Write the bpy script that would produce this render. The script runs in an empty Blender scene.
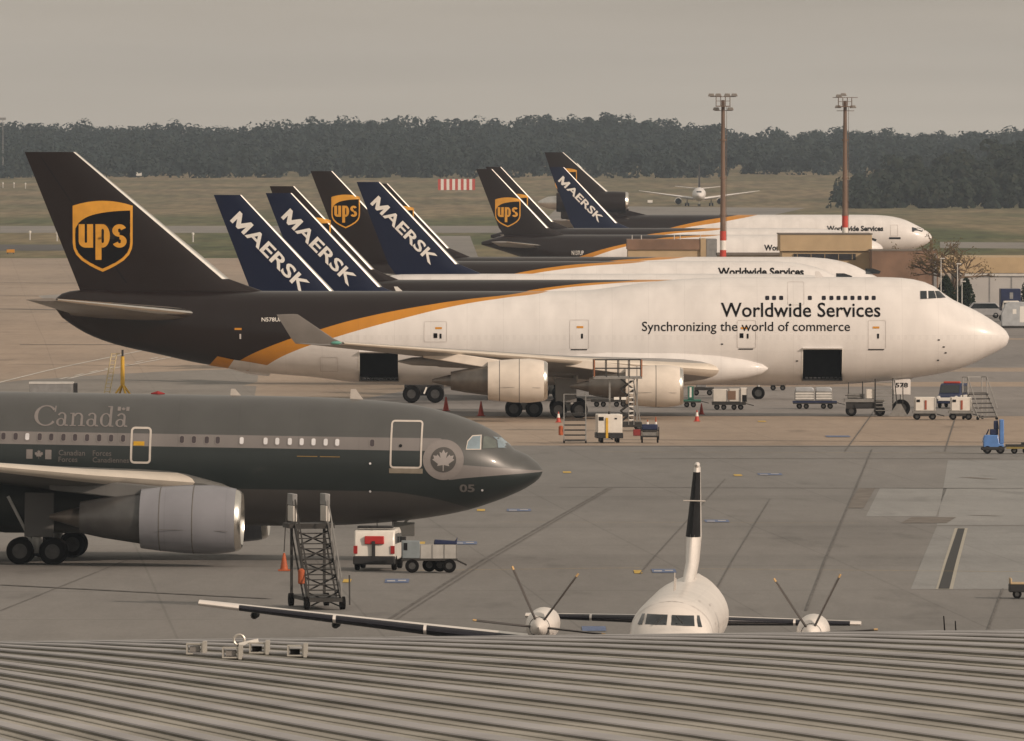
import bpy, bmesh, math, random
from mathutils import Vector, Matrix, Quaternion
R = math.radians
random.seed(7)
SC = bpy.context.scene
COL = SC.collection

# ------------------------------------------------------------------ camera, sky, sun, exposure
F, YH, CZ = 12000.0, 151.0, 19.1          # focal length in px, horizon row, eye height
cd = bpy.data.cameras.new('camera'); cam = bpy.data.objects.new('camera', cd); COL.objects.link(cam)
cd.sensor_width = 36.0; cd.lens = F * 36.0 / 1024.0
cd.clip_start = 1.0; cd.clip_end = 60000.0
cam.location = (0, 0, CZ)
cam.rotation_euler = (R(90) - math.atan((370.5 - YH) / F), 0, 0)
SC.camera = cam

SUN_EL, SUN_AZ = 26.0, 128.0               # azimuth clockwise from +Y
w = bpy.data.worlds.new('World'); SC.world = w; w.use_nodes = True
wn = w.node_tree; wn.nodes.clear()
wo = wn.nodes.new('ShaderNodeOutputWorld'); bg = wn.nodes.new('ShaderNodeBackground')
sky = wn.nodes.new('ShaderNodeTexSky'); sky.sky_type = 'NISHITA'; sky.sun_disc = False
sky.sun_elevation = R(SUN_EL); sky.sun_rotation = R(SUN_AZ); sky.dust_density = 4.0; sky.air_density = 1.6; sky.ozone_density = 1.0
hs = wn.nodes.new('ShaderNodeHueSaturation'); hs.inputs['Saturation'].default_value = 0.22
mx = wn.nodes.new('ShaderNodeMix'); mx.data_type = 'RGBA'; mx.blend_type = 'MULTIPLY'; mx.inputs[0].default_value = 1.0
mx.inputs[7].default_value = (1.0, 0.95, 0.86, 1)
wn.links.new(sky.outputs[0], hs.inputs['Color']); wn.links.new(hs.outputs[0], mx.inputs[6])
ov = wn.nodes.new('ShaderNodeMix'); ov.data_type = 'RGBA'; ov.inputs[0].default_value = 0.72; ov.inputs[7].default_value = (5.05, 4.42, 3.66, 1)
wn.links.new(mx.outputs[2], ov.inputs[6])
wt = wn.nodes.new('ShaderNodeTexCoord'); wz = wn.nodes.new('ShaderNodeSeparateXYZ'); wn.links.new(wt.outputs['Generated'], wz.inputs[0])
wr = wn.nodes.new('ShaderNodeMapRange'); wr.inputs[1].default_value = 0.0; wr.inputs[2].default_value = 0.014; wr.inputs[3].default_value = 1.17; wr.inputs[4].default_value = 0.95; wn.links.new(wz.outputs[2], wr.inputs[0])
wm = wn.nodes.new('ShaderNodeMapping'); wm.inputs['Scale'].default_value = (9, 9, 150); wn.links.new(wt.outputs['Generated'], wm.inputs[0])
wx = wn.nodes.new('ShaderNodeTexNoise'); wx.inputs['Scale'].default_value = 1.6; wx.inputs['Detail'].default_value = 5; wn.links.new(wm.outputs[0], wx.inputs['Vector'])
wc = wn.nodes.new('ShaderNodeMapRange'); wc.inputs[1].default_value = 0.35; wc.inputs[2].default_value = 0.65; wc.inputs[3].default_value = 0.95; wc.inputs[4].default_value = 1.05; wn.links.new(wx.outputs[0], wc.inputs[0])
wp = wn.nodes.new('ShaderNodeMath'); wp.operation = 'MULTIPLY'; wn.links.new(wr.outputs[0], wp.inputs[0]); wn.links.new(wc.outputs[0], wp.inputs[1])
wh = wn.nodes.new('ShaderNodeHueSaturation'); wn.links.new(ov.outputs[2], wh.inputs['Color']); wn.links.new(wp.outputs[0], wh.inputs['Value']); wn.links.new(wh.outputs[0], bg.inputs[0]); wn.links.new(bg.outputs[0], wo.inputs[0])
bg.inputs[1].default_value = 0.115
sl = bpy.data.lights.new('sun', 'SUN'); so = bpy.data.objects.new('sun', sl); COL.objects.link(so)
sl.energy = 2.7; sl.angle = R(1.2); sl.color = (1.0, 0.79, 0.63)
sd = Vector((math.sin(R(SUN_AZ)) * math.cos(R(SUN_EL)), math.cos(R(SUN_AZ)) * math.cos(R(SUN_EL)), math.sin(R(SUN_EL))))
so.rotation_euler = sd.to_track_quat('Z', 'Y').to_euler()
so.location = (60, -60, 120)
SC.view_settings.view_transform = 'Standard'; SC.view_settings.look = 'None'
SC.view_settings.exposure = 0.08; SC.view_settings.gamma = 1.0; SC.view_settings.use_curve_mapping = False
SC.cycles.max_bounces = 6; SC.cycles.volume_bounces = 0

# ------------------------------------------------------------------ ground profile and pixel helpers
HP = [(-300, 17.2), (0, 17.2), (375, 17.5), (517, 17.7), (700, 18.5), (863, 19.1), (930, 19.25), (985, 19.3), (1040, 18.9), (1105, 18.7),
      (1176, 18.5), (1300, 18.8), (1500, 19.0), (1611, 18.95), (1690, 18.75), (1800, 18.5), (1950, 18.5), (2080, 18.4), (2700, 17.8),
      (3600, 16.4), (4300, 9.7), (4900, 5.0), (5600, -6.0), (6500, 0), (12000, 10)]
def lerp_tab(tab, x):
    if x <= tab[0][0]: return tab[0][1]
    for (a, p), (b, q) in zip(tab, tab[1:]):
        if x <= b: return p + (q - p) * (x - a) / (b - a)
    return tab[-1][1]
def H(d): return lerp_tab(HP, d)
def GZ(d): return CZ - H(d)
def P(px, py, d): return Vector(((px - 512) / F * d, d, CZ - (py - YH) / F * d))
def G(px, py):
    a, b = 60.0, 6000.0
    for _ in range(60):
        m = (a + b) / 2
        if H(m) * F / m > py - YH: a = m
        else: b = m
    return Vector(((px - 512) / F * a, a, GZ(a)))

# ------------------------------------------------------------------ materials
MATS = {}
def nodes_of(name):
    m = bpy.data.materials.new(name); m.use_nodes = True
    nt = m.node_tree; b = nt.nodes['Principled BSDF']
    return m, nt, b
def mat(name, col, rough=0.5, metal=0.0, var=0.12, scale=3.0, spec=0.32, stretch=(1, 1, 1), bump=0.0, coat=0.0):
    if name in MATS: return MATS[name]
    m, nt, b = nodes_of(name)
    tc = nt.nodes.new('ShaderNodeTexCoord'); mp = nt.nodes.new('ShaderNodeMapping'); nz = nt.nodes.new('ShaderNodeTexNoise')
    nt.links.new(tc.outputs['Object'], mp.inputs[0]); nt.links.new(mp.outputs[0], nz.inputs['Vector'])
    mp.inputs['Scale'].default_value = stretch
    nz.inputs['Scale'].default_value = scale; nz.inputs['Detail'].default_value = 6
    mr = nt.nodes.new('ShaderNodeMapRange'); mr.inputs[1].default_value = 0.3; mr.inputs[2].default_value = 0.7
    mr.inputs[3].default_value = 1 - var; mr.inputs[4].default_value = 1 + var
    nt.links.new(nz.outputs[0], mr.inputs[0])
    hv = nt.nodes.new('ShaderNodeHueSaturation'); hv.inputs['Color'].default_value = (*col, 1)
    nt.links.new(mr.outputs[0], hv.inputs['Value']); nt.links.new(hv.outputs[0], b.inputs['Base Color'])
    b.inputs['Roughness'].default_value = rough; b.inputs['Metallic'].default_value = metal
    b.inputs['Specular IOR Level'].default_value = spec
    if coat: b.inputs['Coat Weight'].default_value = coat; b.inputs['Coat Roughness'].default_value = 0.12
    if bump:
        bp = nt.nodes.new('ShaderNodeBump'); bp.inputs['Strength'].default_value = bump
        nt.links.new(nz.outputs[0], bp.inputs['Height']); nt.links.new(bp.outputs[0], b.inputs['Normal'])
    MATS[name] = m
    return m
def math_node(nt, op, a, b=None):
    n = nt.nodes.new('ShaderNodeMath'); n.operation = op
    for i, v in enumerate((a, b)):
        if v is None: continue
        if isinstance(v, (int, float)): n.inputs[i].default_value = v
        else: nt.links.new(v, n.inputs[i])
    return n.outputs[0]
def mix_col(nt, fac, a, b, mode='MIX'):
    n = nt.nodes.new('ShaderNodeMix'); n.data_type = 'RGBA'; n.blend_type = mode
    for i, v in ((0, fac), (6, a), (7, b)):
        if isinstance(v, (int, float)): n.inputs[i].default_value = v
        elif isinstance(v, tuple): n.inputs[i].default_value = (*v, 1)
        else: nt.links.new(v, n.inputs[i])
    return n.outputs[2]
def curve_node(nt, val, pts, xr, zr):
    """pts [(s,z)] -> float curve evaluated at val (s), result z"""
    n = nt.nodes.new('ShaderNodeFloatCurve')
    c = n.mapping.curves[0]
    q = [(min(1, max(0, s / xr)), min(1, max(0, z / zr))) for s, z in pts]
    while len(c.points) < len(q): c.points.new(0.5, 0.5)
    for p, (x, y) in zip(c.points, q):
        p.location = (x, y); p.handle_type = 'AUTO_CLAMPED'
    n.mapping.use_clip = True; n.mapping.update()
    f = math_node(nt, 'DIVIDE', val, xr); nt.links.new(f, n.inputs['Value'])
    return math_node(nt, 'MULTIPLY', n.outputs[0], zr)
def paint_finish(nt, b, col_out, rough, dirt=0.10, scale=0.5, coat=0.3, plug=-9.0):
    tc = nt.nodes.new('ShaderNodeTexCoord')
    mp = nt.nodes.new('ShaderNodeMapping'); mp.inputs['Scale'].default_value = (1.6, 1.6, 0.35)
    nz = nt.nodes.new('ShaderNodeTexNoise'); nz.inputs['Scale'].default_value = scale; nz.inputs['Detail'].default_value = 8
    nt.links.new(tc.outputs['Object'], mp.inputs[0]); nt.links.new(mp.outputs[0], nz.inputs['Vector'])
    mr = nt.nodes.new('ShaderNodeMapRange'); mr.inputs[1].default_value = 0.3; mr.inputs[2].default_value = 0.7
    mr.inputs[3].default_value = 1 - dirt; mr.inputs[4].default_value = 1 + dirt * 0.4
    nt.links.new(nz.outputs[0], mr.inputs[0])
    # faint skin joints every 2.6 m along the hull
    xs = nt.nodes.new('ShaderNodeSeparateXYZ'); nt.links.new(tc.outputs['Object'], xs.inputs[0])
    fr = math_node(nt, 'FRACT', math_node(nt, 'DIVIDE', xs.outputs[0], 2.6))
    ln = math_node(nt, 'MULTIPLY', math_node(nt, 'LESS_THAN', fr, 0.018), -0.07)
    fz = math_node(nt, 'FRACT', math_node(nt, 'DIVIDE', xs.outputs[2], 1.17)); lz = math_node(nt, 'MULTIPLY', math_node(nt, 'LESS_THAN', fz, .022), -.05)
    fw = math_node(nt, 'FRACT', math_node(nt, 'DIVIDE', xs.outputs[0], .51)); zw = math_node(nt, 'LESS_THAN', math_node(nt, 'ABSOLUTE', math_node(nt, 'SUBTRACT', xs.outputs[2], plug)), .17)
    pw = math_node(nt, 'MULTIPLY', math_node(nt, 'MULTIPLY', zw, math_node(nt, 'LESS_THAN', fw, .45)), -.045)
    val = math_node(nt, 'ADD', math_node(nt, 'ADD', math_node(nt, 'ADD', mr.outputs[0], ln), lz), pw)
    hv = nt.nodes.new('ShaderNodeHueSaturation'); nt.links.new(col_out, hv.inputs['Color']); nt.links.new(val, hv.inputs['Value'])
    nt.links.new(hv.outputs[0], b.inputs['Base Color'])
    b.inputs['Roughness'].default_value = rough
    b.inputs['Coat Weight'].default_value = coat; b.inputs['Coat Roughness'].default_value = 0.1
BROWN = (0.0125, 0.0072, 0.0062); GOLD = (0.50, 0.215, 0.022); WHITE = (0.70, 0.68, 0.665); NAVY = (0.0035, 0.0075, 0.030)
def livery_brown(name, gold_pts, white_pts, xr=80.0, zr=20.0, plug=-9.0):
    m, nt, b = nodes_of(name)
    tc = nt.nodes.new('ShaderNodeTexCoord'); sx = nt.nodes.new('ShaderNodeSeparateXYZ'); nt.links.new(tc.outputs['Object'], sx.inputs[0])
    s = math_node(nt, 'MULTIPLY', sx.outputs[0], -1.0)
    cg = curve_node(nt, s, gold_pts, xr, zr); cw = curve_node(nt, s, white_pts, xr, zr)
    isg = math_node(nt, 'GREATER_THAN', sx.outputs[2], cw); isb = math_node(nt, 'GREATER_THAN', sx.outputs[2], cg)
    c = mix_col(nt, isg, WHITE, GOLD); c = mix_col(nt, isb, c, BROWN)
    paint_finish(nt, b, c, 0.34, coat=.28, plug=plug); b.inputs['Specular IOR Level'].default_value = .22
    return m
def plain_paint(name, col, rough=0.35, dirt=0.12, coat=0.12):
    if name in MATS: return MATS[name]
    m, nt, b = nodes_of(name)
    rgb = nt.nodes.new('ShaderNodeRGB'); rgb.outputs[0].default_value = (*col, 1)
    paint_finish(nt, b, rgb.outputs[0], rough, dirt, coat=coat); b.inputs['Specular IOR Level'].default_value = .22
    MATS[name] = m
    return m
M_metal = mat('bare_metal', (0.62, 0.60, 0.57), 0.28, 0.9, 0.06, 2)
M_lip = mat('polished_lip', (0.78, 0.74, 0.68), 0.18, 1.0, 0.04, 2)
M_slat = mat('slat_metal', (0.66, 0.60, 0.52), 0.42, 0.5, 0.06, 1)
M_dmetal = mat('exhaust_metal', (0.16, 0.145, 0.13), 0.38, 0.8, 0.15, 2)
M_wing = mat('wing_grey', (0.25, 0.245, 0.24), 0.42, 0.1, 0.12, 0.6)
M_dark = mat('near_black', (0.008, 0.008, 0.009), 0.7, 0, 0.2, 4, .15)
M_tyre = mat('tyre_rubber', (0.006, 0.0055, 0.0055), 0.9, 0, 0.25, 6, .08)
M_hub = mat('wheel_hub', (0.075, 0.075, 0.075), 0.45, 0.5, 0.2, 6)
M_strut = mat('gear_strut', (0.42, 0.42, 0.41), 0.45, 0.2, 0.15, 3)
M_glass = mat('cockpit_glass', (0.015, 0.02, 0.024), 0.08, 0, 0.05, 2, 0.8)
M_brown = plain_paint('tail_brown', BROWN, 0.34)
M_navy = plain_paint('tail_navy', NAVY, 0.30)
M_gold = mat('badge_gold', (0.62, 0.30, 0.035), 0.4, 0, 0.12, 1.2)
M_goldtxt = mat('door_gold', (0.55, 0.24, 0.02), 0.45, 0, 0.05, 3)
M_white = plain_paint('hull_white', WHITE, 0.34)
M_nacelle = mat('nacelle_white', (0.66, 0.60, 0.53), 0.38, 0.0, 0.10, 0.9, coat=0.2)
M_txt = mat('lettering_brown', (0.004, 0.003, 0.0035), 0.8, 0, 0.05, 3, .08)
M_txtw = mat('lettering_white', (0.72, 0.70, 0.66), 0.45, 0, 0.05, 3)
M_line = mat('panel_line', (0.56, 0.53, 0.51), 0.5, 0, 0.1, 3)
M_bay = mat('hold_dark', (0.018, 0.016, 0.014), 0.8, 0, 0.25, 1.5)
M_joint = mat('cowl_joint', (.12, .115, .11), .6, 0, .1, 3)
M_win = mat('window_dark', (0.010, 0.008, 0.014), 0.15, 0, 0.1, 3)

# ------------------------------------------------------------------ mesh builder
class MB:
    def __init__(s): s.v = []; s.f = []; s.m = []; s.cur = 0
    def add(s, vs, fs):
        o = len(s.v); s.v += [tuple(v) for v in vs]
        for f in fs: s.f.append(tuple(i + o for i in f)); s.m.append(s.cur)
        return s
    def box(s, c, size, rot=None):
        hx, hy, hz = size[0] / 2, size[1] / 2, size[2] / 2
        vs = [Vector((x, y, z)) for x in (-hx, hx) for y in (-hy, hy) for z in (-hz, hz)]
        if rot is not None: vs = [rot @ v for v in vs]
        c = Vector(c)
        return s.add([v + c for v in vs], [(0, 1, 3, 2), (4, 6, 7, 5), (0, 4, 5, 1), (2, 3, 7, 6), (0, 2, 6, 4), (1, 5, 7, 3)])
    def bb(s, x0, x1, y0, y1, z0, z1):
        return s.box(((x0 + x1) / 2, (y0 + y1) / 2, (z0 + z1) / 2), (abs(x1 - x0), abs(y1 - y0), abs(z1 - z0)))
    def bar(s, p, q, a, b=None):
        p, q = Vector(p), Vector(q); d = q - p
        rot = d.to_track_quat('X', 'Z').to_matrix()
        return s.box((p + q) / 2, (d.length, a, b or a), rot)
    def tube(s, p, q, r, r2=None, n=12):
        p, q = Vector(p), Vector(q); r2 = r if r2 is None else r2
        rot = (q - p).to_track_quat('X', 'Z').to_matrix()
        vs = []
        for c, rr in ((p, r), (q, r2)):
            for i in range(n):
                a = 2 * math.pi * i / n
                vs.append(c + rot @ Vector((0, rr * math.cos(a), rr * math.sin(a))))
        fs = [(i, (i + 1) % n, n + (i + 1) % n, n + i) for i in range(n)]
        fs += [tuple(range(n))[::-1], tuple(range(n, 2 * n))]
        return s.add(vs, fs)
    def loft(s, rings, cap0=True, cap1=True, closed=True):
        n = len(rings[0]); vs = [v for r in rings for v in r]; fs = []
        m = n if closed else n - 1
        for k in range(len(rings) - 1):
            for i in range(m):
                j = (i + 1) % n
                fs.append((k * n + i, k * n + j, (k + 1) * n + j, (k + 1) * n + i))
        if cap0: fs.append(tuple(range(n))[::-1])
        if cap1: fs.append(tuple(range((len(rings) - 1) * n, len(rings) * n)))
        return s.add(vs, fs)
    def lathe(s, prof, o=(0, 0, 0), axis='x', n=28, cap0=False, cap1=False):
        o = Vector(o); rings = []
        for t, r in prof:
            ring = []
            for i in range(n):
                a = 2 * math.pi * i / n; c, d = r * math.cos(a), r * math.sin(a)
                ring.append(o + (Vector((t, c, d)) if axis == 'x' else Vector((c, t, d)) if axis == 'y' else Vector((c, d, t))))
            rings.append(ring)
        return s.loft(rings, cap0, cap1)
    def prism(s, poly, axis, a, b):
        def mk(u, v, t): return (t, u, v) if axis == 'x' else (u, t, v) if axis == 'y' else (u, v, t)
        n = len(poly); vs = [mk(u, v, a) for u, v in poly] + [mk(u, v, b) for u, v in poly]
        return s.add(vs, [tuple(range(n))[::-1], tuple(range(n, 2 * n))] + [(i, (i + 1) % n, n + (i + 1) % n, n + i) for i in range(n)])
    def build(s, name, mats, parent=None, loc=(0, 0, 0), rz=0.0, smooth=35, bevel=0.0):
        me = bpy.data.meshes.new(name); me.from_pydata(s.v, [], s.f); me.validate()
        mats = mats if isinstance(mats, (list, tuple)) else [mats]
        for m in mats: me.materials.append(m)
        if len(mats) > 1 and len(me.polygons) == len(s.m): me.polygons.foreach_set('material_index', s.m)
        bm = bmesh.new(); bm.from_mesh(me); bmesh.ops.recalc_face_normals(bm, faces=bm.faces); bm.to_mesh(me); bm.free()
        if smooth:
            me.polygons.foreach_set('use_smooth', [True] * len(me.polygons)); me.set_sharp_from_angle(angle=R(smooth))
        o = bpy.data.objects.new(name, me); COL.objects.link(o); o.location = loc; o.rotation_euler = (0, 0, rz)
        if parent: o.parent = parent
        if bevel:
            b = o.modifiers.new('bevel', 'BEVEL'); b.width = bevel; b.segments = 2; b.limit_method = 'ANGLE'
        return o
def tag(o, label=None, cat=None, group=None, kind=None):
    if label: o['label'] = label
    if cat: o['category'] = cat
    if group: o['group'] = group
    if kind: o['kind'] = kind
    return o
def thing(name, label, cat, loc=(0, 0, 0), rz=0.0, group=None):
    o = bpy.data.objects.new(name, None); COL.objects.link(o); o.location = loc; o.rotation_euler = (0, 0, rz); o.empty_display_size = 0.5
    return tag(o, label, cat, group)
def copy_tree(o, parent=None):
    c = o.copy(); COL.objects.link(c)
    if parent: c.parent = parent
    for ch in [x for x in bpy.data.objects if x.parent == o]: copy_tree(ch, c)
    return c
def struct(o): o['kind'] = 'structure'; return o

# ------------------------------------------------------------------ flat painted shapes laid on curved surfaces
def shape_bm(polys):
    bm = bmesh.new()
    for p in polys:
        vs = [bm.verts.new((u, v, 0)) for u, v in p]
        bm.faces.new(vs)
    bm.normal_update()
    bmesh.ops.triangulate(bm, faces=[f for f in bm.faces if len(f.verts) > 4], ngon_method='EAR_CLIP')
    return bm
def text_bm(body, bold=0.0, shear=0.0, space=1.0):
    cu = bpy.data.curves.new('t', 'FONT'); cu.body = body; cu.offset = bold; cu.shear = shear; cu.resolution_u = 3; cu.space_character = space
    cu.fill_mode = 'FRONT'; cu.dimensions = '2D'
    ob = bpy.data.objects.new('t', cu); COL.objects.link(ob)
    dg = bpy.context.evaluated_depsgraph_get()
    me = bpy.data.meshes.new_from_object(ob.evaluated_get(dg))
    bm = bmesh.new(); bm.from_mesh(me)
    bpy.data.objects.remove(ob); bpy.data.curves.remove(cu); bpy.data.meshes.remove(me)
    return bm
def fit_bm(bm, u0, u1, v0, v1, keep=False):
    xs = [v.co.x for v in bm.verts]; ys = [v.co.y for v in bm.verts]
    ax, bx, ay, by = min(xs), max(xs), min(ys), max(ys)
    for v in bm.verts:
        v.co.x = u0 + (v.co.x - ax) / (bx - ax) * (u1 - u0); v.co.y = v0 + (v.co.y - ay) / (by - ay) * (v1 - v0)
    return bm
def lay(bm, fn, name, m, parent, du=0.0, dv=0.25):
    """cut a flat (u,v) mesh into strips and wrap it with fn(u,v)->xyz"""
    for ax, st in ((0, du), (1, dv)):
        if not st: continue
        cs = [v.co[ax] for v in bm.verts]; lo, hi = min(cs), max(cs)
        k = math.floor(lo / st) + 1
        while k * st < hi:
            no = Vector((1, 0, 0)) if ax == 0 else Vector((0, 1, 0))
            bmesh.ops.bisect_plane(bm, geom=bm.verts[:] + bm.edges[:] + bm.faces[:], plane_co=no * (k * st), plane_no=no)
            k += 1
    for v in bm.verts: v.co = Vector(fn(v.co.x, v.co.y))
    me = bpy.data.meshes.new(name); bm.to_mesh(me); bm.free(); me.materials.append(m)
    o = bpy.data.objects.new(name, me); COL.objects.link(o); o.parent = parent
    return o
def rect(u0, v0, u1, v1): return [(u0, v0), (u1, v0), (u1, v1), (u0, v1)]
def rrect(u0, v0, u1, v1, r, n=4):
    out = []
    for cx, cy, a0 in ((u1 - r, v1 - r, 0), (u0 + r, v1 - r, 90), (u0 + r, v0 + r, 180), (u1 - r, v0 + r, 270)):
        for i in range(n + 1):
            a = R(a0 + 90 * i / n); out.append((cx + r * math.cos(a), cy + r * math.sin(a)))
    return out
def ring(outer, inner):
    n = len(outer); return [[outer[i], outer[(i + 1) % n], inner[(i + 1) % n], inner[i]] for i in range(n)]
def frame(u0, v0, u1, v1, r, w):
    return ring(rrect(u0, v0, u1, v1, r), rrect(u0 + w, v0 + w, u1 - w, v1 - w, max(0.01, r - w)))
def circle(c, r, n=32): return [(c[0] + r * math.cos(2 * math.pi * i / n), c[1] + r * math.sin(2 * math.pi * i / n)) for i in range(n)]
def arc_stroke(cx, cy, rx, ry, a0, a1, w0, w1=None, n=18):
    """ring segment; stroke width goes w0 at the vertical flanks to w1 at top and bottom"""
    w1 = w0 if w1 is None else w1; out = []
    pts = []
    for i in range(n + 1):
        a = R(a0 + (a1 - a0) * i / n); k = abs(math.cos(a)); wd = w1 + (w0 - w1) * k * k
        pts.append(((cx + rx * math.cos(a), cy + ry * math.sin(a)), (cx + (rx - wd) * math.cos(a), cy + (ry - wd) * math.sin(a))))
    for (a, b), (c, d) in zip(pts, pts[1:]): out.append([a, c, d, b])
    return out
LEAF = [(0, -1.0), (.04, -1.0), (.05, -.44), (.55, -.54), (.48, -.34), (1.0, .06), (.84, .17), (.93, .46), (.62, .40), (.56, .55), (.25, .22), (.37, .78), (.16, .68), (0, 1.0)]
LEAF = LEAF + [(-x, y) for x, y in LEAF[-2:0:-1]]
def serif_canada():
    P_ = []
    def stem(x, y0, y1, w): P_.append(rect(x, y0, x + w, y1))
    def srf(x0, x1, y, t=.05): P_.append(rect(x0, y, x1, y + t))
    # C
    P_.extend(arc_stroke(.52, .5, .52, .52, 40, 322, .17, .06, 28)); P_.append([(.88, .70), (.95, .70), (.95, 1.0), (.90, 1.0)]); 
    def a(x):
        P_.extend(arc_stroke(x + .25, .48, .20, .20, 0, 160, .10, .06, 12)); stem(x + .35, .10, .50, .10)
        P_.extend(arc_stroke(x + .22, .19, .21, .20, 0, 360, .11, .05, 22)); P_.append([(x + .40, .0), (x + .55, .0), (x + .55, .06), (x + .40, .10)])
    def n(x):
        stem(x + .08, 0, .66, .11); srf(x, x + .28, 0); srf(x - .01, x + .12, .61)
        P_.extend(arc_stroke(x + .36, .45, .22, .22, 0, 165, .11, .06, 14)); stem(x + .47, 0, .46, .11); srf(x + .38, x + .68, 0)
    def d(x):
        P_.extend(arc_stroke(x + .26, .33, .26, .34, 30, 330, .12, .05, 26)); stem(x + .42, 0, 1.02, .11); srf(x + .32, x + .45, .97); srf(x + .42, x + .62, 0)
    a(.98); n(1.60); a(2.32); d(2.93); a(3.62)
    # flag over the last letter
    P_.append(rect(3.68, .80, 3.82, 1.0)); P_.append(rect(4.06, .80, 4.20, 1.0)); P_.append([(3.94 + p[0] * .09, .89 + p[1] * .10) for p in LEAF])
    return P_

# ------------------------------------------------------------------ hull
def pchip(tab):
    xs = [t[0] for t in tab]; ys = [t[1] for t in tab]; n = len(xs)
    h = [xs[i + 1] - xs[i] for i in range(n - 1)]; dl = [(ys[i + 1] - ys[i]) / h[i] for i in range(n - 1)]
    d = [0.0] * n
    for i in range(1, n - 1):
        if dl[i - 1] * dl[i] > 0:
            w1 = 2 * h[i] + h[i - 1]; w2 = h[i] + 2 * h[i - 1]; d[i] = (w1 + w2) / (w1 / dl[i - 1] + w2 / dl[i])
    d[0] = dl[0]; d[-1] = dl[-1]
    def f(x):
        if x <= xs[0]: return ys[0]
        if x >= xs[-1]: return ys[-1]
        i = 0
        while x > xs[i + 1]: i += 1
        t = (x - xs[i]) / h[i]; t2 = t * t; t3 = t2 * t
        return (2 * t3 - 3 * t2 + 1) * ys[i] + (t3 - 2 * t2 + t) * h[i] * d[i] + (-2 * t3 + 3 * t2) * ys[i + 1] + (t3 - t2) * h[i] * d[i + 1]
    return f
class Hull:
    def __init__(s, L, top, bot, wid, mid=0.5):
        s.L = L; s.t = pchip(top); s.b = pchip(bot); s.w = pchip(wid); s.mid = mid if callable(mid) else (lambda x: mid)
    def zc(s, x): b = s.b(x); return b + (s.t(x) - b) * s.mid(x)
    def y(s, x, z):
        t, b, w, c = s.t(x), s.b(x), s.w(x), s.zc(x)
        k = (z - c) / ((t - c) if z >= c else (c - b)) if t > b else 0
        return w * math.sqrt(max(0.0, 1 - k * k))
    def side(s, off=0.02, sgn=-1):
        return lambda u, v: (-u, sgn * (s.y(u, v) + off), v)
    def mesh(s, n=44, seg=90):
        mb = MB(); rings = []
        st = []
        for i in range(seg + 1):
            k = i / seg; st.append(s.L * (k if k > .2 else k * k / .2 * 1.0))
        for x in st:
            t, b, w, c = s.t(x), s.b(x), max(.01, s.w(x)), s.zc(x); r = []
            for i in range(n):
                a = 2 * math.pi * i / n; ca = math.cos(a)
                r.append((-x, w * math.sin(a), c + ((t - c) if ca > 0 else (c - b)) * ca))
            rings.append(r)
        mb.loft(rings); return mb
def generic_hull(L, zb, zt, w, noz, tz, nl, ts, top_end=None):
    fr = [(0, 0), (.03, .24), (.1, .44), (.25, .68), (.45, .86), (.7, .965), (1, 1)]
    top = [(a * nl * 1.15, noz + (zt - noz) * b) for a, b in [(0, 0), (.03, .16), (.1, .32), (.25, .56), (.45, .82), (.7, .96), (1, 1)]]
    bot = [(a * nl, noz - (noz - zb) * b) for a, b in fr]; wid = [(a * nl, w * b) for a, b in fr]
    top += [(L * .8, zt), (L * .93, zt - .05), (L, tz + .25)]
    bot += [(ts, zb), (ts + (L - ts) * .3, zb + (tz - zb) * .16), (L - 1, tz - .45), (L, tz - .15)]
    wid += [(ts, w), (ts + (L - ts) * .5, w * .78), (L - .6, .45), (L, .15)]
    return Hull(L, top, bot, wid)

# ------------------------------------------------------------------ wings and fins
def foil(tc, u): return 5 * tc * (0.2969 * math.sqrt(max(u, 0)) - 0.126 * u - 0.3516 * u * u + 0.2843 * u ** 3 - 0.1036 * u ** 4)
US = [1, .85, .7, .55, .4, .27, .16, .08, .03, .008]
def surface(sections, name, m, parent, axis='h', us=US, grow=0.0, fwd=0.0, n_sub=1):
    """sections (x_le (aft, +), span, height, chord, t/c)"""
    mb = MB(); rings = []
    for xl, sp, hz, c, tc in sections:
        r = []
        up = [(u, foil(tc, u) * c + grow) for u in us]; lo = [(u, -foil(tc, u) * c - grow) for u in us[::-1]]
        for u, th in up + ([(0 - fwd / c, 0)] if us[-1] < .1 else []) + lo:
            x = -(xl + u * c)
            r.append((x, sp, hz + th) if axis == 'h' else (x, th, hz))
        rings.append(r)
    mb.loft(rings)
    return mb.build(name, m, parent)
def le_strip(sections, m, parent, axis='h', frac=.07, grow=.012, name='leading_edge'):
    return surface(sections, name, m, parent, axis, [frac, frac * .6, frac * .3, frac * .1], grow, grow * 2)
def fin_side(sections, off=.015):
    def f(u, v):
        for a, b in zip(sections, sections[1:]):
            if v <= b[2] or b is sections[-1]:
                k = (v - a[2]) / (b[2] - a[2]); xl = a[0] + (b[0] - a[0]) * k; c = a[3] + (b[3] - a[3]) * k; tc = a[4] + (b[4] - a[4]) * k
                return (-u, -(foil(tc, min(1, max(0, (u - xl) / c))) * c + off), v)
    return f
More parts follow.
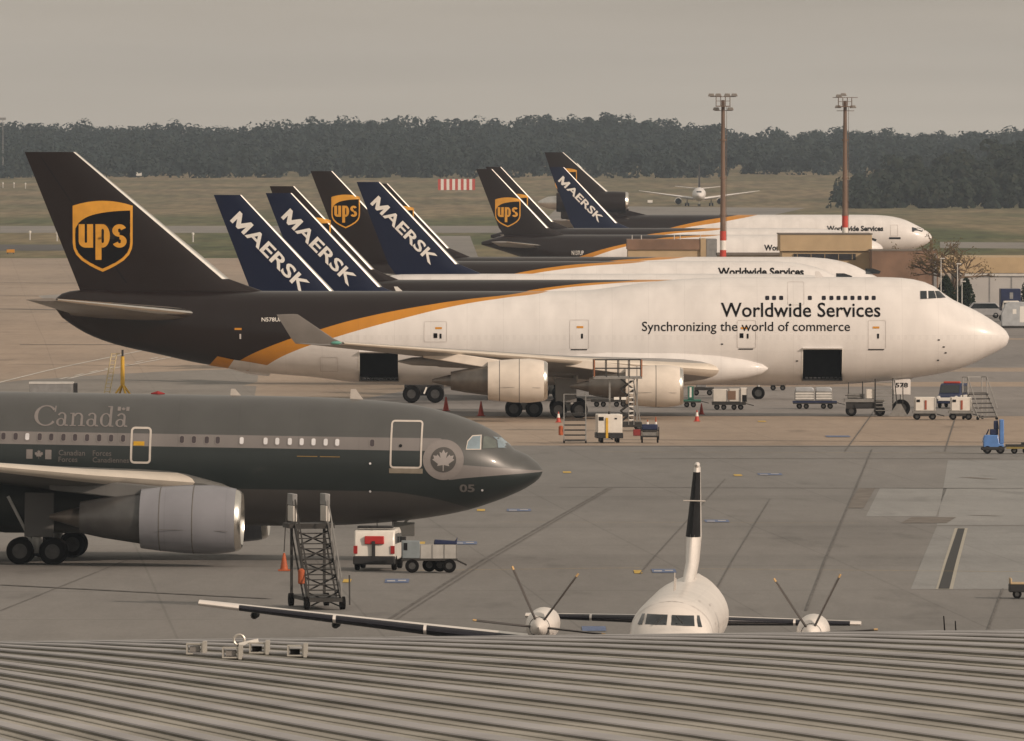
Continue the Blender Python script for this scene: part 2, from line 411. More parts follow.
def engine(root, xf, y, z, dia, ln, m_cowl, m_core=M_dmetal, core_len=None, core_k=.62, name='engine'):
    r = dia / 2; core_len = core_len or ln * .75
    mb = MB()
    mb.lathe([(-ln * .06, r * .90), (-ln * .12, r * .94), (-ln * .3, r), (-ln * .55, r * .985), (-ln * .8, r * .93), (-ln, r * .86), (-ln, r * .80), (-ln * .8, r * .78)], (-xf, y, z))
    e = mb.build(name, m_cowl, root)
    l = MB(); l.lathe([(-ln * .10, r * .72), (-ln * .03, r * .745), (0, r * .79), (-ln * .008, r * .83), (-ln * .03, r * .872), (-ln * .06, r * .903)], (-xf, y, z))
    l.build('inlet_lip', M_lip, e)
    f = MB(); f.lathe([(-ln * .10, r * .72), (-ln * .28, r * .74), (-ln * .28, r * .2), (-ln * .22, .02)], (-xf, y, z), cap1=True)
    f.build('fan', M_dark, e)
    c = MB(); c.lathe([(-ln * .82, r * .72), (-ln * 1.0, r * core_k * 1.08), (-ln - core_len * .55, r * core_k * .86), (-ln - core_len * .9, r * core_k * .66), (-ln - core_len * .9, r * core_k * .52)], (-xf, y, z))
    c.build('core_cowl', m_core, e)
    j = MB(); j.lathe([(-ln * .47, r * .99 + .002), (-ln * .475, r * .992 + .008), (-ln * .482, r * .99 + .002)], (-xf, y, z)); j.lathe([(-ln * .80, r * .93 + .002), (-ln * .805, r * .93 + .008), (-ln * .812, r * .927 + .002)], (-xf, y, z)); j.bar((-xf - ln * .12, y - r * .93, z - r * .30), (-xf - ln * .8, y - r * .93, z - r * .28), .015); j.build('cowl_joint', M_joint, e)
    k = MB(); k.lathe([(-ln - core_len * .6, r * core_k * .5), (-ln - core_len * .95, r * core_k * .42), (-ln - core_len * 1.35, r * .07)], (-xf, y, z), cap1=True)
    k.build('exhaust_cone', M_dmetal, e)
    return e
def pylon(root, x0, x1, y, ztop0, ztop1, zbot0, zbot1, m, th=.35):
    mb = MB(); mb.add([(-x0, y - th * .2, ztop0 - .15), (-x0, y + th * .2, ztop0 - .15), (-x1, y - th / 2, ztop1), (-x1, y + th / 2, ztop1),
                       (-x0, y - th / 2, zbot0), (-x0, y + th / 2, zbot0), (-x1, y - th / 2, zbot1), (-x1, y + th / 2, zbot1)],
                      [(0, 1, 3, 2), (4, 6, 7, 5), (0, 4, 5, 1), (2, 3, 7, 6), (0, 2, 6, 4), (1, 5, 7, 3)])
    return mb.build('engine_pylon', m, root, bevel=.06)
def wheel(parent, x, y, z, r, w):
    mb = MB(); mb.lathe([(-w / 2, r * .55), (-w / 2, r * .86), (-w * .32, r), (w * .32, r), (w / 2, r * .86), (w / 2, r * .55)], (x, y, z), 'y', 24)
    mb.cur = 1; mb.lathe([(-w * .40, .03), (-w * .42, r * .56), (w * .42, r * .56), (w * .40, .03)], (x, y, z), 'y', 20, True, True)
    return mb.build('wheel', [M_tyre, M_hub], parent)
def bogie(root, x, y, r, top, pitch, track, w, lean=0.0, door=None, name='main_gear', m_door=None):
    mb = MB(); mb.tube((-x, y, r), (-x + lean, y, top), .17 * r / .6, n=14); mb.tube((-x, y, r), (-x + lean * .5, y, (top + r) * .55), .24 * r / .6, n=14)
    mb.bar((-x - pitch / 2, y, r), (-x + pitch / 2, y, r), .22 * r / .6, .2 * r / .6)
    mb.bar((-x - .15, y, r * 1.3), (-x - 1.3, y, top), .12)
    for sx in (-1, 1): mb.tube((-x + sx * pitch / 2, y - track / 2, r), (-x + sx * pitch / 2, y + track / 2, r), .1, n=10)
    g = mb.build(name, M_strut, root)
    for sx in (-1, 1):
        for sy in (-1, 1): wheel(g, -x + sx * pitch / 2, y + sy * track / 2, r, r, w)
    if door:
        d = MB(); d.box((-x + door[0], y - track * .3 - .25, door[1]), (door[2], .08, door[3])); d.build('gear_door', m_door or M_wing, g, bevel=.03)
    return g
def nose_gear(root, x, r, top, track, w):
    mb = MB(); mb.tube((-x, 0, r), (-x, 0, top), .11, n=12); mb.bar((-x, 0, (r + top) * .5), (-x + .9, 0, top), .1); mb.tube((-x, -track / 2, r), (-x, track / 2, r), .07, n=10)
    g = mb.build('nose_gear', M_strut, root)
    for sy in (-1, 1): wheel(g, -x, sy * track / 2, r, r, w)
    return g

# ------------------------------------------------------------------ badges and lettering
def shield_parts(fin, fn, cx, cz, hgt, wdt):
    """gold shield outline, dark field, swoosh and three letters"""
    def S(k, dz=0.0):
        w_, h_ = wdt / 2 * k, hgt / 2 * k; o = []
        for i in range(9): t = -1 + i / 4; o.append((t * w_, h_ * (.86 + .14 * (1 - t * t))))
        for t in (.5, .1, -.2): o.append((w_, h_ * t))
        for a, b in ((.97, -.36), (.88, -.52), (.7, -.68), (.42, -.83), (.2, -.925), (0, -1.0)): o.append((a * w_, b * h_))
        for a, b in ((.2, -.925), (.42, -.83), (.7, -.68), (.88, -.52), (.97, -.36)): o.append((-a * w_, b * h_))
        for t in (-.2, .1, .5): o.append((-w_, h_ * t))
        return [(cx - x, cz + y + dz) for x, y in o]       # +x on picture is towards the nose
    g = lay(shape_bm(ring(S(1), S(.91))), lambda u, v: fn(u, v), 'badge', M_gold, fin, dv=.4)
    def off(o): return lambda u, v: (fn(u, v)[0], fn(u, v)[1] - o, fn(u, v)[2])
    lay(shape_bm([S(.92)]), lambda u, v: fn(u, v), 'badge_field', M_txt, g, dv=.4)
    w_, h_ = wdt / 2 * .92, hgt / 2 * .92
    low = pchip([(-1, .22), (-.92, .36), (-.75, .50), (-.45, .63), (0, .72), (.5, .77), (1, .79)]); q = []
    for i in range(16):
        t0, t1 = -1 + i / 8, -1 + (i + 1) / 8; tp = lambda t: h_ * (.86 + .14 * (1 - t * t))
        q.append([(cx - t * w_, cz + y) for t, y in ((t0, tp(t0)), (t1, tp(t1)), (t1, low(t1) * h_), (t0, low(t0) * h_))])
    lay(shape_bm(q), off(.012), 'badge_swoosh', M_gold, g, dv=.4)
    ps = []
    W = wdt * .80; hh = hgt * .33; x0 = -W / 2; zb = -hgt * .16; lw = W * .30; st = W * .125
    # u
    ps.append(rect(x0, zb + lw * .45, x0 + st, zb + hh)); ps.append(rect(x0 + lw - st, zb, x0 + lw, zb + hh)); ps += arc_stroke(x0 + lw / 2, zb + lw * .45, lw / 2, lw * .45, 180, 360, st, st * .8)
    # p
    x1 = x0 + W * .35; ps.append(rect(x1, zb - hh * .52, x1 + st, zb + hh)); ps += arc_stroke(x1 + lw * .5, zb + hh * .5, lw * .5, hh * .5, 0, 360, st, st * .75, 26)
    # s
    x2 = x0 + W * .70; q = hh * .27
    ps += arc_stroke(x2 + lw / 2, zb + hh - q, lw / 2, q, 25, 270, st, st * .72, 16); ps += arc_stroke(x2 + lw / 2, zb + q, lw / 2, q, -155, 90, st, st * .72, 16)
    lay(shape_bm([[(cx - x, cz + y) for x, y in p] for p in ps]), off(.02), 'badge_letters', M_gold, g, dv=.4)
def hull_text(hull, root, body, s0, s1, z0, z1, m, bold=.02, off=.025, name='lettering', space=1.0):
    bm = text_bm(body, bold, space=space); fit_bm(bm, -s0, -s1, z0, z1)
    return lay(bm, lambda u, v: (u, -(hull.y(-u, v) + off), v), name, m, root, dv=.22)
def tail_word(fin, fn, sections, body, m):
    """MAERSK running down along the front of the fin"""
    bm = text_bm(body, .045); xs = [v.co.x for v in bm.verts]; ys = [v.co.y for v in bm.verts]
    w_, h_, x0, y0 = max(xs) - min(xs), max(ys) - min(ys), min(xs), min(ys)
    return bm, w_, h_, x0, y0

# ================================================================== ground, grass, pavement
RIDGE = [(-400, 126), (-100, 125), (0, 125), (60, 123), (120, 127), (200, 124), (260, 127), (340, 122), (400, 118), (440, 120), (500, 121), (560, 116), (610, 115),
         (660, 121), (700, 126), (740, 133), (800, 130), (850, 131), (900, 134), (960, 133), (1024, 127), (1400, 124)]
def hill(x, d):
    """ground height with the wooded ridge beyond the field"""
    z = GZ(d)
    if d > 4300:
        px = 512 + x * F / 5600.0
        zr = CZ - (lerp_tab(RIDGE, px) + 22 - YH) / F * 5600.0
        k = min(1.0, (d - 4300) / 1300.0); k = k * k * (3 - 2 * k)
        z = GZ(4300) * (1 - k) + zr * k
    return z
def sheet(name, poly_or_rect, m, dz, nx=6, ny=40):
    """poly: list of (x,d) quads corners (x0a,x1a,da),(x0b,x1b,db)... drawn as strips following the ground"""
    mb = MB(); rows = poly_or_rect; vs = []; fs = []
    dense = []
    for (a0, a1, da), (b0, b1, db) in zip(rows, rows[1:]):
        n = max(1, int(abs(db - da) / 20.0))
        for i in range(n): t = i / n; dense.append((a0 + (b0 - a0) * t, a1 + (b1 - a1) * t, da + (db - da) * t))
    dense.append(rows[-1])
    for x0, x1, d in dense:
        for i in range(nx + 1): x = x0 + (x1 - x0) * i / nx; vs.append((x, d, hill(x, d) + dz))
    for r in range(len(dense) - 1):
        for i in range(nx): a = r * (nx + 1) + i; fs.append((a, a + 1, a + nx + 2, a + nx + 1))
    mb.add(vs, fs); return mb.build(name, m, smooth=60)
def ground_mat(name, base, kinds):
    m, nt, b = nodes_of(name)
    geo = nt.nodes.new('ShaderNodeNewGeometry'); sx = nt.nodes.new('ShaderNodeSeparateXYZ'); nt.links.new(geo.outputs['Position'], sx.inputs[0])
    def nz(scale, st, det=6, rough=.55):
        mp = nt.nodes.new('ShaderNodeMapping'); mp.inputs['Scale'].default_value = st
        nt.links.new(geo.outputs['Position'], mp.inputs[0]); n = nt.nodes.new('ShaderNodeTexNoise')
        n.inputs['Scale'].default_value = scale; n.inputs['Detail'].default_value = det; n.inputs['Roughness'].default_value = rough
        nt.links.new(mp.outputs[0], n.inputs['Vector']); return n.outputs[0]
    def rng(v, a, b_, c, d):
        r = nt.nodes.new('ShaderNodeMapRange'); nt.links.new(v, r.inputs[0])
        for i, q in enumerate((a, b_, c, d)): r.inputs[i + 1].default_value = q
        return r.outputs[0]
    col = kinds(nt, b, sx, nz, rng)
    nt.links.new(col, b.inputs['Base Color'])
    return m
def k_grass(nt, b, sx, nz, rng):
    b.inputs['Roughness'].default_value = 1.0; b.inputs['Specular IOR Level'].default_value = 0.1
    f = rng(nz(1.0, (.02, .0022, 1)), .42, .6, 0, 1); g = rng(nz(1.0, (.25, .02, 1)), .35, .65, .72, 1.25)
    c = mix_col(nt, f, (.085, .098, .045), (.20, .165, .098))
    far = rng(sx.outputs[1], 2900, 3700, 0, .5); c = mix_col(nt, far, c, (.215, .168, .112))
    h = nt.nodes.new('ShaderNodeHueSaturation'); nt.links.new(c, h.inputs['Color']); nt.links.new(g, h.inputs['Value'])
    return h.outputs[0]
def joints(nt, sx, period, width, ang, dark):
    """slab joints: 1 on the joint, both directions of a grid turned by ang"""
    ca, sa = math.cos(R(ang)), math.sin(R(ang)); res = None
    for (a, b_), p, w_ in (((ca, sa), period[0], width[0]), ((-sa, ca), period[1], width[1])):
        t = math_node(nt, 'ADD', math_node(nt, 'MULTIPLY', sx.outputs[0], a), math_node(nt, 'MULTIPLY', sx.outputs[1], b_))
        l = math_node(nt, 'LESS_THAN', math_node(nt, 'FRACT', math_node(nt, 'DIVIDE', t, p)), w_ / p)
        res = l if res is None else math_node(nt, 'MAXIMUM', res, l)
    return math_node(nt, 'MULTIPLY', res, dark)
def k_apron(near, far, ang=2.6, per=(7.5, 30.0), w_=(.10, .55), dark=.22, var=.10):
    def f(nt, b, sx, nz, rng):
        b.inputs['Roughness'].default_value = .78; b.inputs['Specular IOR Level'].default_value = .25
        v = rng(nz(1.0, (.06, .012, 1)), .35, .65, 1 - var, 1 + var); v2 = rng(nz(1.0, (.9, .11, 1), 8, .6), .3, .7, .93, 1.07); v3 = rng(nz(1.0, (8, .9, 1), 8, .7), .3, .7, .92, 1.08)
        st = rng(nz(1.0, (.012, .05, 1)), .52, .72, 0, .16)
        c = mix_col(nt, rng(nz(1.0, (.02, .004, 1)), .4, .6, 0, 1), near, far)
        val = math_node(nt, 'MULTIPLY', math_node(nt, 'MULTIPLY', v, v2), v3)
        val = math_node(nt, 'SUBTRACT', val, st); val = math_node(nt, 'SUBTRACT', val, rng(nz(1.0, (.35, .06, 1), 3, .5), .62, .74, 0, .20))
        val = math_node(nt, 'SUBTRACT', val, joints(nt, sx, per, w_, ang, dark))
        h = nt.nodes.new('ShaderNodeHueSaturation'); nt.links.new(c, h.inputs['Color']); nt.links.new(val, h.inputs['Value'])
        return h.outputs[0]
    return f
M_grass = ground_mat('field_grass', None, k_grass)
M_apron = ground_mat('apron_beige', None, k_apron((.34, .268, .208), (.30, .245, .195), dark=.14))
M_apron2 = ground_mat('apron_grey', None, k_apron((.182, .178, .172), (.192, .184, .175), dark=.16))
M_slab = ground_mat('apron_pale', None, k_apron((.245, .248, .244), (.235, .238, .236), per=(15, 60), dark=.12))
M_taxi = ground_mat('taxiway_grey', None, k_apron((.20, .19, .175), (.22, .205, .185), dark=.05))
M_taxid = ground_mat('taxiway_dark', None, k_apron((.075, .072, .07), (.085, .08, .075), dark=.05))
struct(sheet('ground', [(-1200, 1200, -300), (-1200, 1200, 6400)], M_grass, 0, 60))
struct(sheet('apron', [(-900, 900, -280), (-900, 900, 1700), (-300, 300, 1960), (-180, 150, 2060)], M_apron, .02, 8))
dn = G(512, 446).y
struct(sheet('apron_near_surface', [(-300, 300, -200), (-300, 300, dn)], M_apron2, .03, 8))
M_apron3 = ground_mat('apron_far_grey', None, k_apron((.225, .208, .196), (.205, .195, .190), dark=.12))
d3 = G(512, 416.5).y; d4 = G(512, 292).y
struct(sheet('apron_far_surface', [(-12, 300, d3), (-14, 300, d3 + 40), (8, 300, 1150), (60, 320, d4)], M_apron3, .026, 8))
def px_sheet(name, corners, m, dz):
    """four ground corners given where they lie on the ground: near-left, near-right, far-right, far-left"""
    a, b, c, d = [G(*p) for p in corners]; vs = []; n = 24
    for i in range(n + 1):
        t = i / n; l = a.lerp(d, t); r = b.lerp(c, t)
        for q in (l, r): vs.append((q.x, q.y, hill(q.x, q.y) + dz))
    mb = MB(); mb.add(vs, [(2 * i, 2 * i + 1, 2 * i + 3, 2 * i + 2) for i in range(n)])
    return mb.build(name, m, smooth=60)
struct(px_sheet('apron_pale_slab', [(911, 590), (1110, 590), (1090, 527), (937, 527)], M_slab, .036))
struct(px_sheet('apron_pale_slab', [(937, 526), (1090, 526), (1080, 461), (948, 461)], M_slab, .036))
struct(px_sheet('apron_pale_slab', [(866, 517), (936, 517), (947, 489), (880, 489)], M_slab, .036))
M_drain = mat('drain_grate', (.03, .03, .03), .7, .2, .25, 4); M_kerb = mat('drain_edge', (.36, .34, .29), .8, 0, .12, 2)
struct(px_sheet('drain_edge', [(936, 590.4), (953, 590.4), (968, 529), (955, 529)], M_kerb, .042))
struct(px_sheet('drain_grate', [(938.5, 590), (949.5, 590), (965, 529.4), (958, 529.4)], M_drain, .048))
# taxiways beyond the apron
struct(sheet('taxiway', [(-900, -70, 2200), (-900, -60, 2330)], M_taxid, .02, 8))
struct(sheet('taxiway', [(-900, 20, 2620), (-900, 30, 2820)], M_taxi, .02, 8))
struct(px_sheet('taxiway', [(395, 262), (480, 262), (470, 236), (392, 236)], M_taxi, .026))
struct(px_sheet('taxiway', [(520, 240), (690, 233), (806, 208), (560, 206)], M_taxi, .024))
struct(px_sheet('taxiway', [(940, 248), (1200, 250), (1200, 243.5), (940, 242)], M_taxi, .022))
struct(px_sheet('taxiway', [(-40, 417), (250, 417), (262, 352), (-40, 386)], ground_mat('apron_lane', None, k_apron((.20, .19, .175), (.215, .2, .182), dark=.1)), .026))
# painted markings and seams
M_pw = mat('marking_white', (.55, .53, .49), .8, 0, .3, 4); M_py = mat('marking_yellow', (.50, .34, .07), .8, 0, .35, 5); M_pb = mat('marking_blue', (.11, .15, .26), .8, 0, .35, 6)
M_seam = mat('tar_seam', (.118, .112, .106), .8, 0, .35, 2, stretch=(1, .2, 1)); M_tread = mat('tyre_marks', (.15, .135, .12), .85, 0, .3, 1)
def stripes(name, segs, m, dz=.05):
    """segs: (x0,y0,x1,y1,width_m) from photo positions on the ground"""
    mb = MB()
    for x0, y0, x1, y1, wd in segs:
        a, b = G(x0, y0), G(x1, y1); n = 10; dv = (b - a); nr = Vector((-dv.y, dv.x, 0)).normalized() * wd / 2; vs = []
        for i in range(n + 1):
            q = a.lerp(b, i / n)
            for sg in (-1, 1): e = q + nr * sg; vs.append((e.x, e.y, hill(e.x, e.y) + dz))
        mb.add(vs, [(2 * i, 2 * i + 1, 2 * i + 3, 2 * i + 2) for i in range(n)])
    return struct(mb.build(name, m, smooth=0))
stripes('lane_marking', [(-30, 389, 142, 351, .28), (38, 386, 190, 354, .28)] + [(30 + 15 * k, 386 - 3.3 * k, 38 + 15 * k, 384.2 - 3.3 * k, .24) for k in range(11)], M_pw)
stripes('stand_marking_blue', [(x - 12, y, x + 12, y, 4.6) for x, y in ((519, 511), (465, 544), (397, 582), (770, 475), (717, 522), (664, 572), (594, 630), (838, 437))], M_pb)
bw = []
for x, y in ((519, 511), (465, 544), (397, 582), (770, 475), (717, 522), (664, 572)):
    bw += [(x - 10, y + .3, x - 2, y + .3, 1.0), (x + 1, y - .2, x + 9, y - .2, .9)]
stripes('stand_marking_white', bw, M_pw, .056)
stripes('stand_marking_yellow', [(x - 4, y, x + 4, y, 4.0) for x, y in ((481, 511), (421, 544), (347, 582), (738, 476), (638, 573), (567, 473), (762, 422))]
        + [(700, 570, 1030, 573, .10), (390, 572, 640, 569, .10), (500, 523, 860, 524, .08), (600, 452.5, 1030, 454, .14)], M_py)
stripes('tar_seam', [(383, 624, 608, 489, .13), (391, 624, 612, 489, .07), (806, 612, 872, 450, .08), (640, 575, 725, 480, .05), (0, 612, 130, 560, .05), (845, 452, 882, 400, .08),
                     (945, 452, 958, 410, .07), (700, 620, 770, 500, .05), (985, 640, 1003, 590, .07), (560, 488, 1024, 489.5, .5), (0, 586, 270, 600, .4), (865, 489, 1024, 489, .3)], M_seam, .058)
stripes('tyre_marks', [(855, 509, 867, 489, .9), (924, 524, 934, 518, 2.2), (965, 478, 992, 480, .8), (970, 516, 1000, 517, .5), (20, 345, 260, 345, 1.6), (0, 283, 200, 284, 3.0), (0, 296, 180, 297, 2.4), (0, 309, 110, 311, 3.0),
                      (60, 323, 190, 322, 2.4), (560, 446.5, 1040, 447.5, 1.2), (600, 440, 1040, 443, .7), (640, 459, 1000, 459, .5)], M_tread, .046)

# ================================================================== woods
def wood(name, crowns, m, seed, leaf=1.5, per=70):
    rnd = random.Random(seed); vs = []; fs = []
    for (x, d, z, r, hgt) in crowns:
        lob = [(rnd.uniform(-.6, .6) * r, rnd.uniform(-.5, .5) * r, rnd.uniform(.12, .86) * hgt, rnd.uniform(.34, .66) * r) for _ in range(6)]
        for _ in range(per):
            lx, ly, lz, lr = lob[rnd.randrange(6)]
            th = rnd.uniform(0, 2 * math.pi); cz = rnd.uniform(-.7, 1); q = math.sqrt(max(0, 1 - cz * cz)); k = lr * rnd.uniform(.84, 1.06)
            c = Vector((x + lx + q * math.cos(th) * k, d + ly + q * math.sin(th) * k, z + lz + cz * k * .85))
            nv = (Vector((q * math.cos(th), q * math.sin(th), cz + .25)) + Vector((rnd.gauss(0, .35), rnd.gauss(0, .35), rnd.gauss(0, .35)))).normalized(); b = nv.orthogonal().normalized(); b.rotate(Quaternion(nv, rnd.uniform(0, 6.28))); a = nv; s_ = leaf * rnd.uniform(.5, 1.15)
            a = a.cross(b) * s_; b = b * s_ * rnd.uniform(.6, 1); o = len(vs)
            vs += [c - a - b, c + a - b * .6, c + a * .7 + b, c - a * .8 + b * .8]; fs.append((o, o + 1, o + 2, o + 3))
    me = bpy.data.meshes.new(name); me.from_pydata(vs, [], fs); me.materials.append(m)
    o = bpy.data.objects.new(name, me); COL.objects.link(o); return o
def leaf_mat(name, a, b_, c_):
    m, nt, b = nodes_of(name); geo = nt.nodes.new('ShaderNodeNewGeometry')
    n = nt.nodes.new('ShaderNodeTexNoise'); n.inputs['Scale'].default_value = .07; n.inputs['Detail'].default_value = 4; nt.links.new(geo.outputs['Position'], n.inputs['Vector'])
    r = nt.nodes.new('ShaderNodeMapRange'); r.inputs[1].default_value = .38; r.inputs[2].default_value = .62; nt.links.new(n.outputs[0], r.inputs[0])
    c = mix_col(nt, r.outputs[0], a, b_); q = math_node(nt, 'GREATER_THAN', geo.outputs['Random Per Island'], .8); c = mix_col(nt, math_node(nt, 'MULTIPLY', q, .6), c, c_)
    nt.links.new(c, b.inputs['Base Color']); b.inputs['Roughness'].default_value = .9; b.inputs['Specular IOR Level'].default_value = .15
    tl = nt.nodes.new('ShaderNodeBsdfTranslucent'); nt.links.new(c, tl.inputs['Color']); ms = nt.nodes.new('ShaderNodeMixShader'); ms.inputs[0].default_value = .42
    nt.links.new(b.outputs[0], ms.inputs[1]); nt.links.new(tl.outputs[0], ms.inputs[2]); nt.links.new(ms.outputs[0], nt.nodes['Material Output'].inputs['Surface'])
    return m
M_leaf = leaf_mat('hazy_wood_leaves', (.040, .060, .060), (.050, .068, .062), (.060, .072, .058))  # pale blue-grey leaf tones carry part of the distance haze in their colour
rnd = random.Random(3); cr = []
for row in range(13):
    d = 4330 + row * 105; x = -285.0
    while x < 285:
        dd = d + rnd.uniform(-40, 40); hgt = rnd.uniform(8, 13.5) * (1.15 if rnd.random() < .08 else 1); r = rnd.uniform(4, 7.5)
        if not (d < 4500 and x > 75): cr.append((x, dd, hill(x, dd) - 1, r, hgt))
        x += rnd.uniform(4.5, 8.5)
tag(wood('forest', cr, M_leaf, 1, .72, 270), 'long hazy wooded ridge behind the airfield grass', 'forest', kind='stuff')
cr = []
for row in range(7):
    d = 3480 + row * 60; x0 = 98 + row * 1.5
    x = x0
    while x < 215:
        px = 512 + x * F / d; top = lerp_tab([(820, 190), (850, 178), (880, 165), (905, 156), (940, 150), (975, 148), (1000, 138), (1030, 132), (1300, 128)], px + rnd.uniform(-12, 12))
        gz = hill(x, d); ht = (CZ - (top - YH) / F * d - gz) * (0.55 + .5 * row / 6) * rnd.uniform(.9, 1.1)
        if ht > 2: cr.append((x, d + rnd.uniform(-20, 20), gz - 1, max(rnd.uniform(3, 5.5), ht * .27), ht))
        x += rnd.uniform(3.0, 5.5)
M_leaf2 = leaf_mat('copse_leaves', (.034, .050, .040), (.046, .060, .042), (.060, .062, .042))
tag(wood('copse', cr, M_leaf2, 5, .72, 420), 'nearer dark wood standing out at the right end of the field', 'wood', kind='stuff')

# ================================================================== air
hb = MB(); hb.bb(-1300, 1300, -350, 6500, -2.0, 75)
hz = hb.build('haze', [], smooth=0)
hm = bpy.data.materials.new('haze_air'); hm.use_nodes = True; hn = hm.node_tree; hn.nodes.clear()
ho = hn.nodes.new('ShaderNodeOutputMaterial'); hv = hn.nodes.new('ShaderNodeVolumePrincipled')
hv.inputs['Color'].default_value = (.70, .82, .97, 1); hv.inputs['Density'].default_value = 0.55e-4; hv.inputs['Anisotropy'].default_value = .2
hn.links.new(hv.outputs[0], ho.inputs['Volume']); hz.data.materials.append(hm); tag(hz, kind='stuff')

# ================================================================== the big jet
S7 = lambda px: 35.76 - (px - 512) / 13.95
Z7 = lambda py: CZ - (py - YH) / 13.95
def make_jumbo():
    root = thing('cargo_jet', 'nearest four engined cargo jet with white nose, gold stripe and open belly holds', 'airplane', (35.76, 863, GZ(863)), 0)
    L = 68.7
    top = [(0, 5.72), (.15, 6.05), (.35, 6.28), (1.08, 6.83), (2.34, 7.6), (3.6, 8.2), (4.48, 8.66), (5.1, 9.2), (6.26, 9.73), (7.6, 9.97), (9.3, 10.04), (18.5, 10.04), (22.2, 9.96), (24.4, 9.82),
           (26.5, 9.6), (28.3, 9.34), (30.6, 9.08), (33, 9.03), (62, 9.05), (66.5, 9.12), (67.7, 9.0), (68.4, 8.7), (68.7, 8.4)]
    bot = [(0, 5.68), (.15, 5.2), (.58, 4.86), (1.7, 4.27), (2.6, 3.83), (4.2, 3.26), (6.8, 2.8), (9.3, 2.52), (12, 2.33), (15, 2.27), (42, 2.27), (46.9, 2.46), (49.8, 2.82), (53.6, 3.15), (58.3, 3.85),
           (61, 4.45), (64.3, 5.2), (66.2, 5.9), (67.4, 6.6), (68.3, 7.3), (68.7, 7.9)]
    wid = [(0, .02), (.15, .45), (.4, .75), (1.08, 1.2), (2.34, 1.75), (4.5, 2.38), (7.5, 2.88), (10, 3.12), (13, 3.25), (46, 3.25), (53, 2.8), (60, 1.9), (65, 1.05), (68.3, .45), (68.7, .2)]
    hull = Hull(L, top, bot, wid, pchip([(0, .5), (5, .42), (10, .42), (25, .42), (32, .5), (70, .5)]))
    gold = [(0, 13), (30, 11), (34.5, 9.05), (39.3, 8.42), (40.9, 8.2), (46.5, 7.15), (49.9, 6.2), (52.3, 5.41), (55.2, 4.12), (56.6, 3.0), (58.5, .5), (80, 0)]
    wht = [(0, 13), (29, 11), (33.3, 8.98), (36.4, 8.55), (39.4, 8.08), (43.8, 7.05), (48.7, 5.67), (51.6, 4.66), (53.3, 3.76), (54.4, 2.9), (56.5, .5), (80, 0)]
    fl = hull.mesh(56, 120).build('fuselage', livery_brown('jumbo_paint', gold, wht, plug=5.72), root, smooth=60)
    # two open holds: cut the skin on the starboard side and set a dark bay behind each
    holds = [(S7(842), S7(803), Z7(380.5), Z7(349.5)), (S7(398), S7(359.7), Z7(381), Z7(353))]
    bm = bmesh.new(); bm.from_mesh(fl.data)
    for s0, s1, z0, z1 in holds:
        for co, no in ((Vector((-s0, 0, 0)), Vector((1, 0, 0))), (Vector((-s1, 0, 0)), Vector((1, 0, 0))), (Vector((0, 0, z0)), Vector((0, 0, 1))), (Vector((0, 0, z1)), Vector((0, 0, 1)))):
            bmesh.ops.bisect_plane(bm, geom=bm.verts[:] + bm.edges[:] + bm.faces[:], plane_co=co, plane_no=no)
    kill = []
    for f in bm.faces:
        c = f.calc_center_median()
        if c.y < -.5 and any(-s1 < c.x < -s0 and z0 < c.z < z1 for s0, s1, z0, z1 in holds): kill.append(f)
    bmesh.ops.delete(bm, geom=kill, context='FACES'); bm.to_mesh(fl.data); bm.free()
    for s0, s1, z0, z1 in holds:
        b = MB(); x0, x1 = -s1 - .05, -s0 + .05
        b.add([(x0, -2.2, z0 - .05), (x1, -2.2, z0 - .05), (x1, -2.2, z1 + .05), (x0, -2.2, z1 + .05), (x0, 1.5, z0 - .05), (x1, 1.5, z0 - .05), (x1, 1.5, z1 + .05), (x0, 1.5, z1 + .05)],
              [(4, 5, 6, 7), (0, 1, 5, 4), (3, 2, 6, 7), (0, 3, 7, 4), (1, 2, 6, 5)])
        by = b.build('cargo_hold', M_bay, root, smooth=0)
        r_ = MB(); yb = hull.y((s0 + s1) / 2, z0)
        for k in range(9): r_.tube((x0 + .25 + k * (x1 - x0 - .5) / 8, -yb + .05, z0 + .14), (x0 + .45 + k * (x1 - x0 - .5) / 8, -yb + .05, z0 + .14), .09, n=8)
        r_.bar((x0, -yb + .1, z0 + .03), (x1, -yb + .1, z0 + .03), .08); r_.build('hold_rollers', M_hub, by)
        lay(shape_bm(ring(rect(s0 - .09, z0 - .07, s1 + .09, z1 + .1), rect(s0, z0, s1, z1))), hull.side(.02), 'hold_frame', M_txtw, by, dv=.2)
        d = MB(); yt = hull.y((s0 + s1) / 2, z1); d.box(((x0 + x1) / 2, -yt - .10, z1 + .10), (x1 - x0, .34, .07)); d.build('hold_door', M_white, by, bevel=.02)
    # lettering
    hull_text(hull, root, 'Worldwide Services', S7(721), S7(880.5), Z7(317), Z7(302.5), M_txt, .010)
    bm = text_bm('Synchronizing the world of commerce', .004); fit_bm(bm, -S7(642), -S7(850), Z7(334), Z7(321.5))
    lay(bm, lambda u, v: (u, -(hull.y(-u, v) + .025), v), 'lettering', M_txt, root, dv=.2)
    hull_text(hull, root, 'N578UP', S7(261.5), S7(282), Z7(321.5), Z7(317.5), M_txtw, .01)
    # upper deck windows and door
    for X in (502, 529, 557, 670, 725, 755, 783, 810, 838, 866, 894, 922):
        p = 640 + X / 3.94; lay(shape_bm([rrect(S7(p + 2), Z7(300), S7(p - 2), Z7(295.8), .07)]), hull.side(.02), 'window', M_win, root, dv=.15)
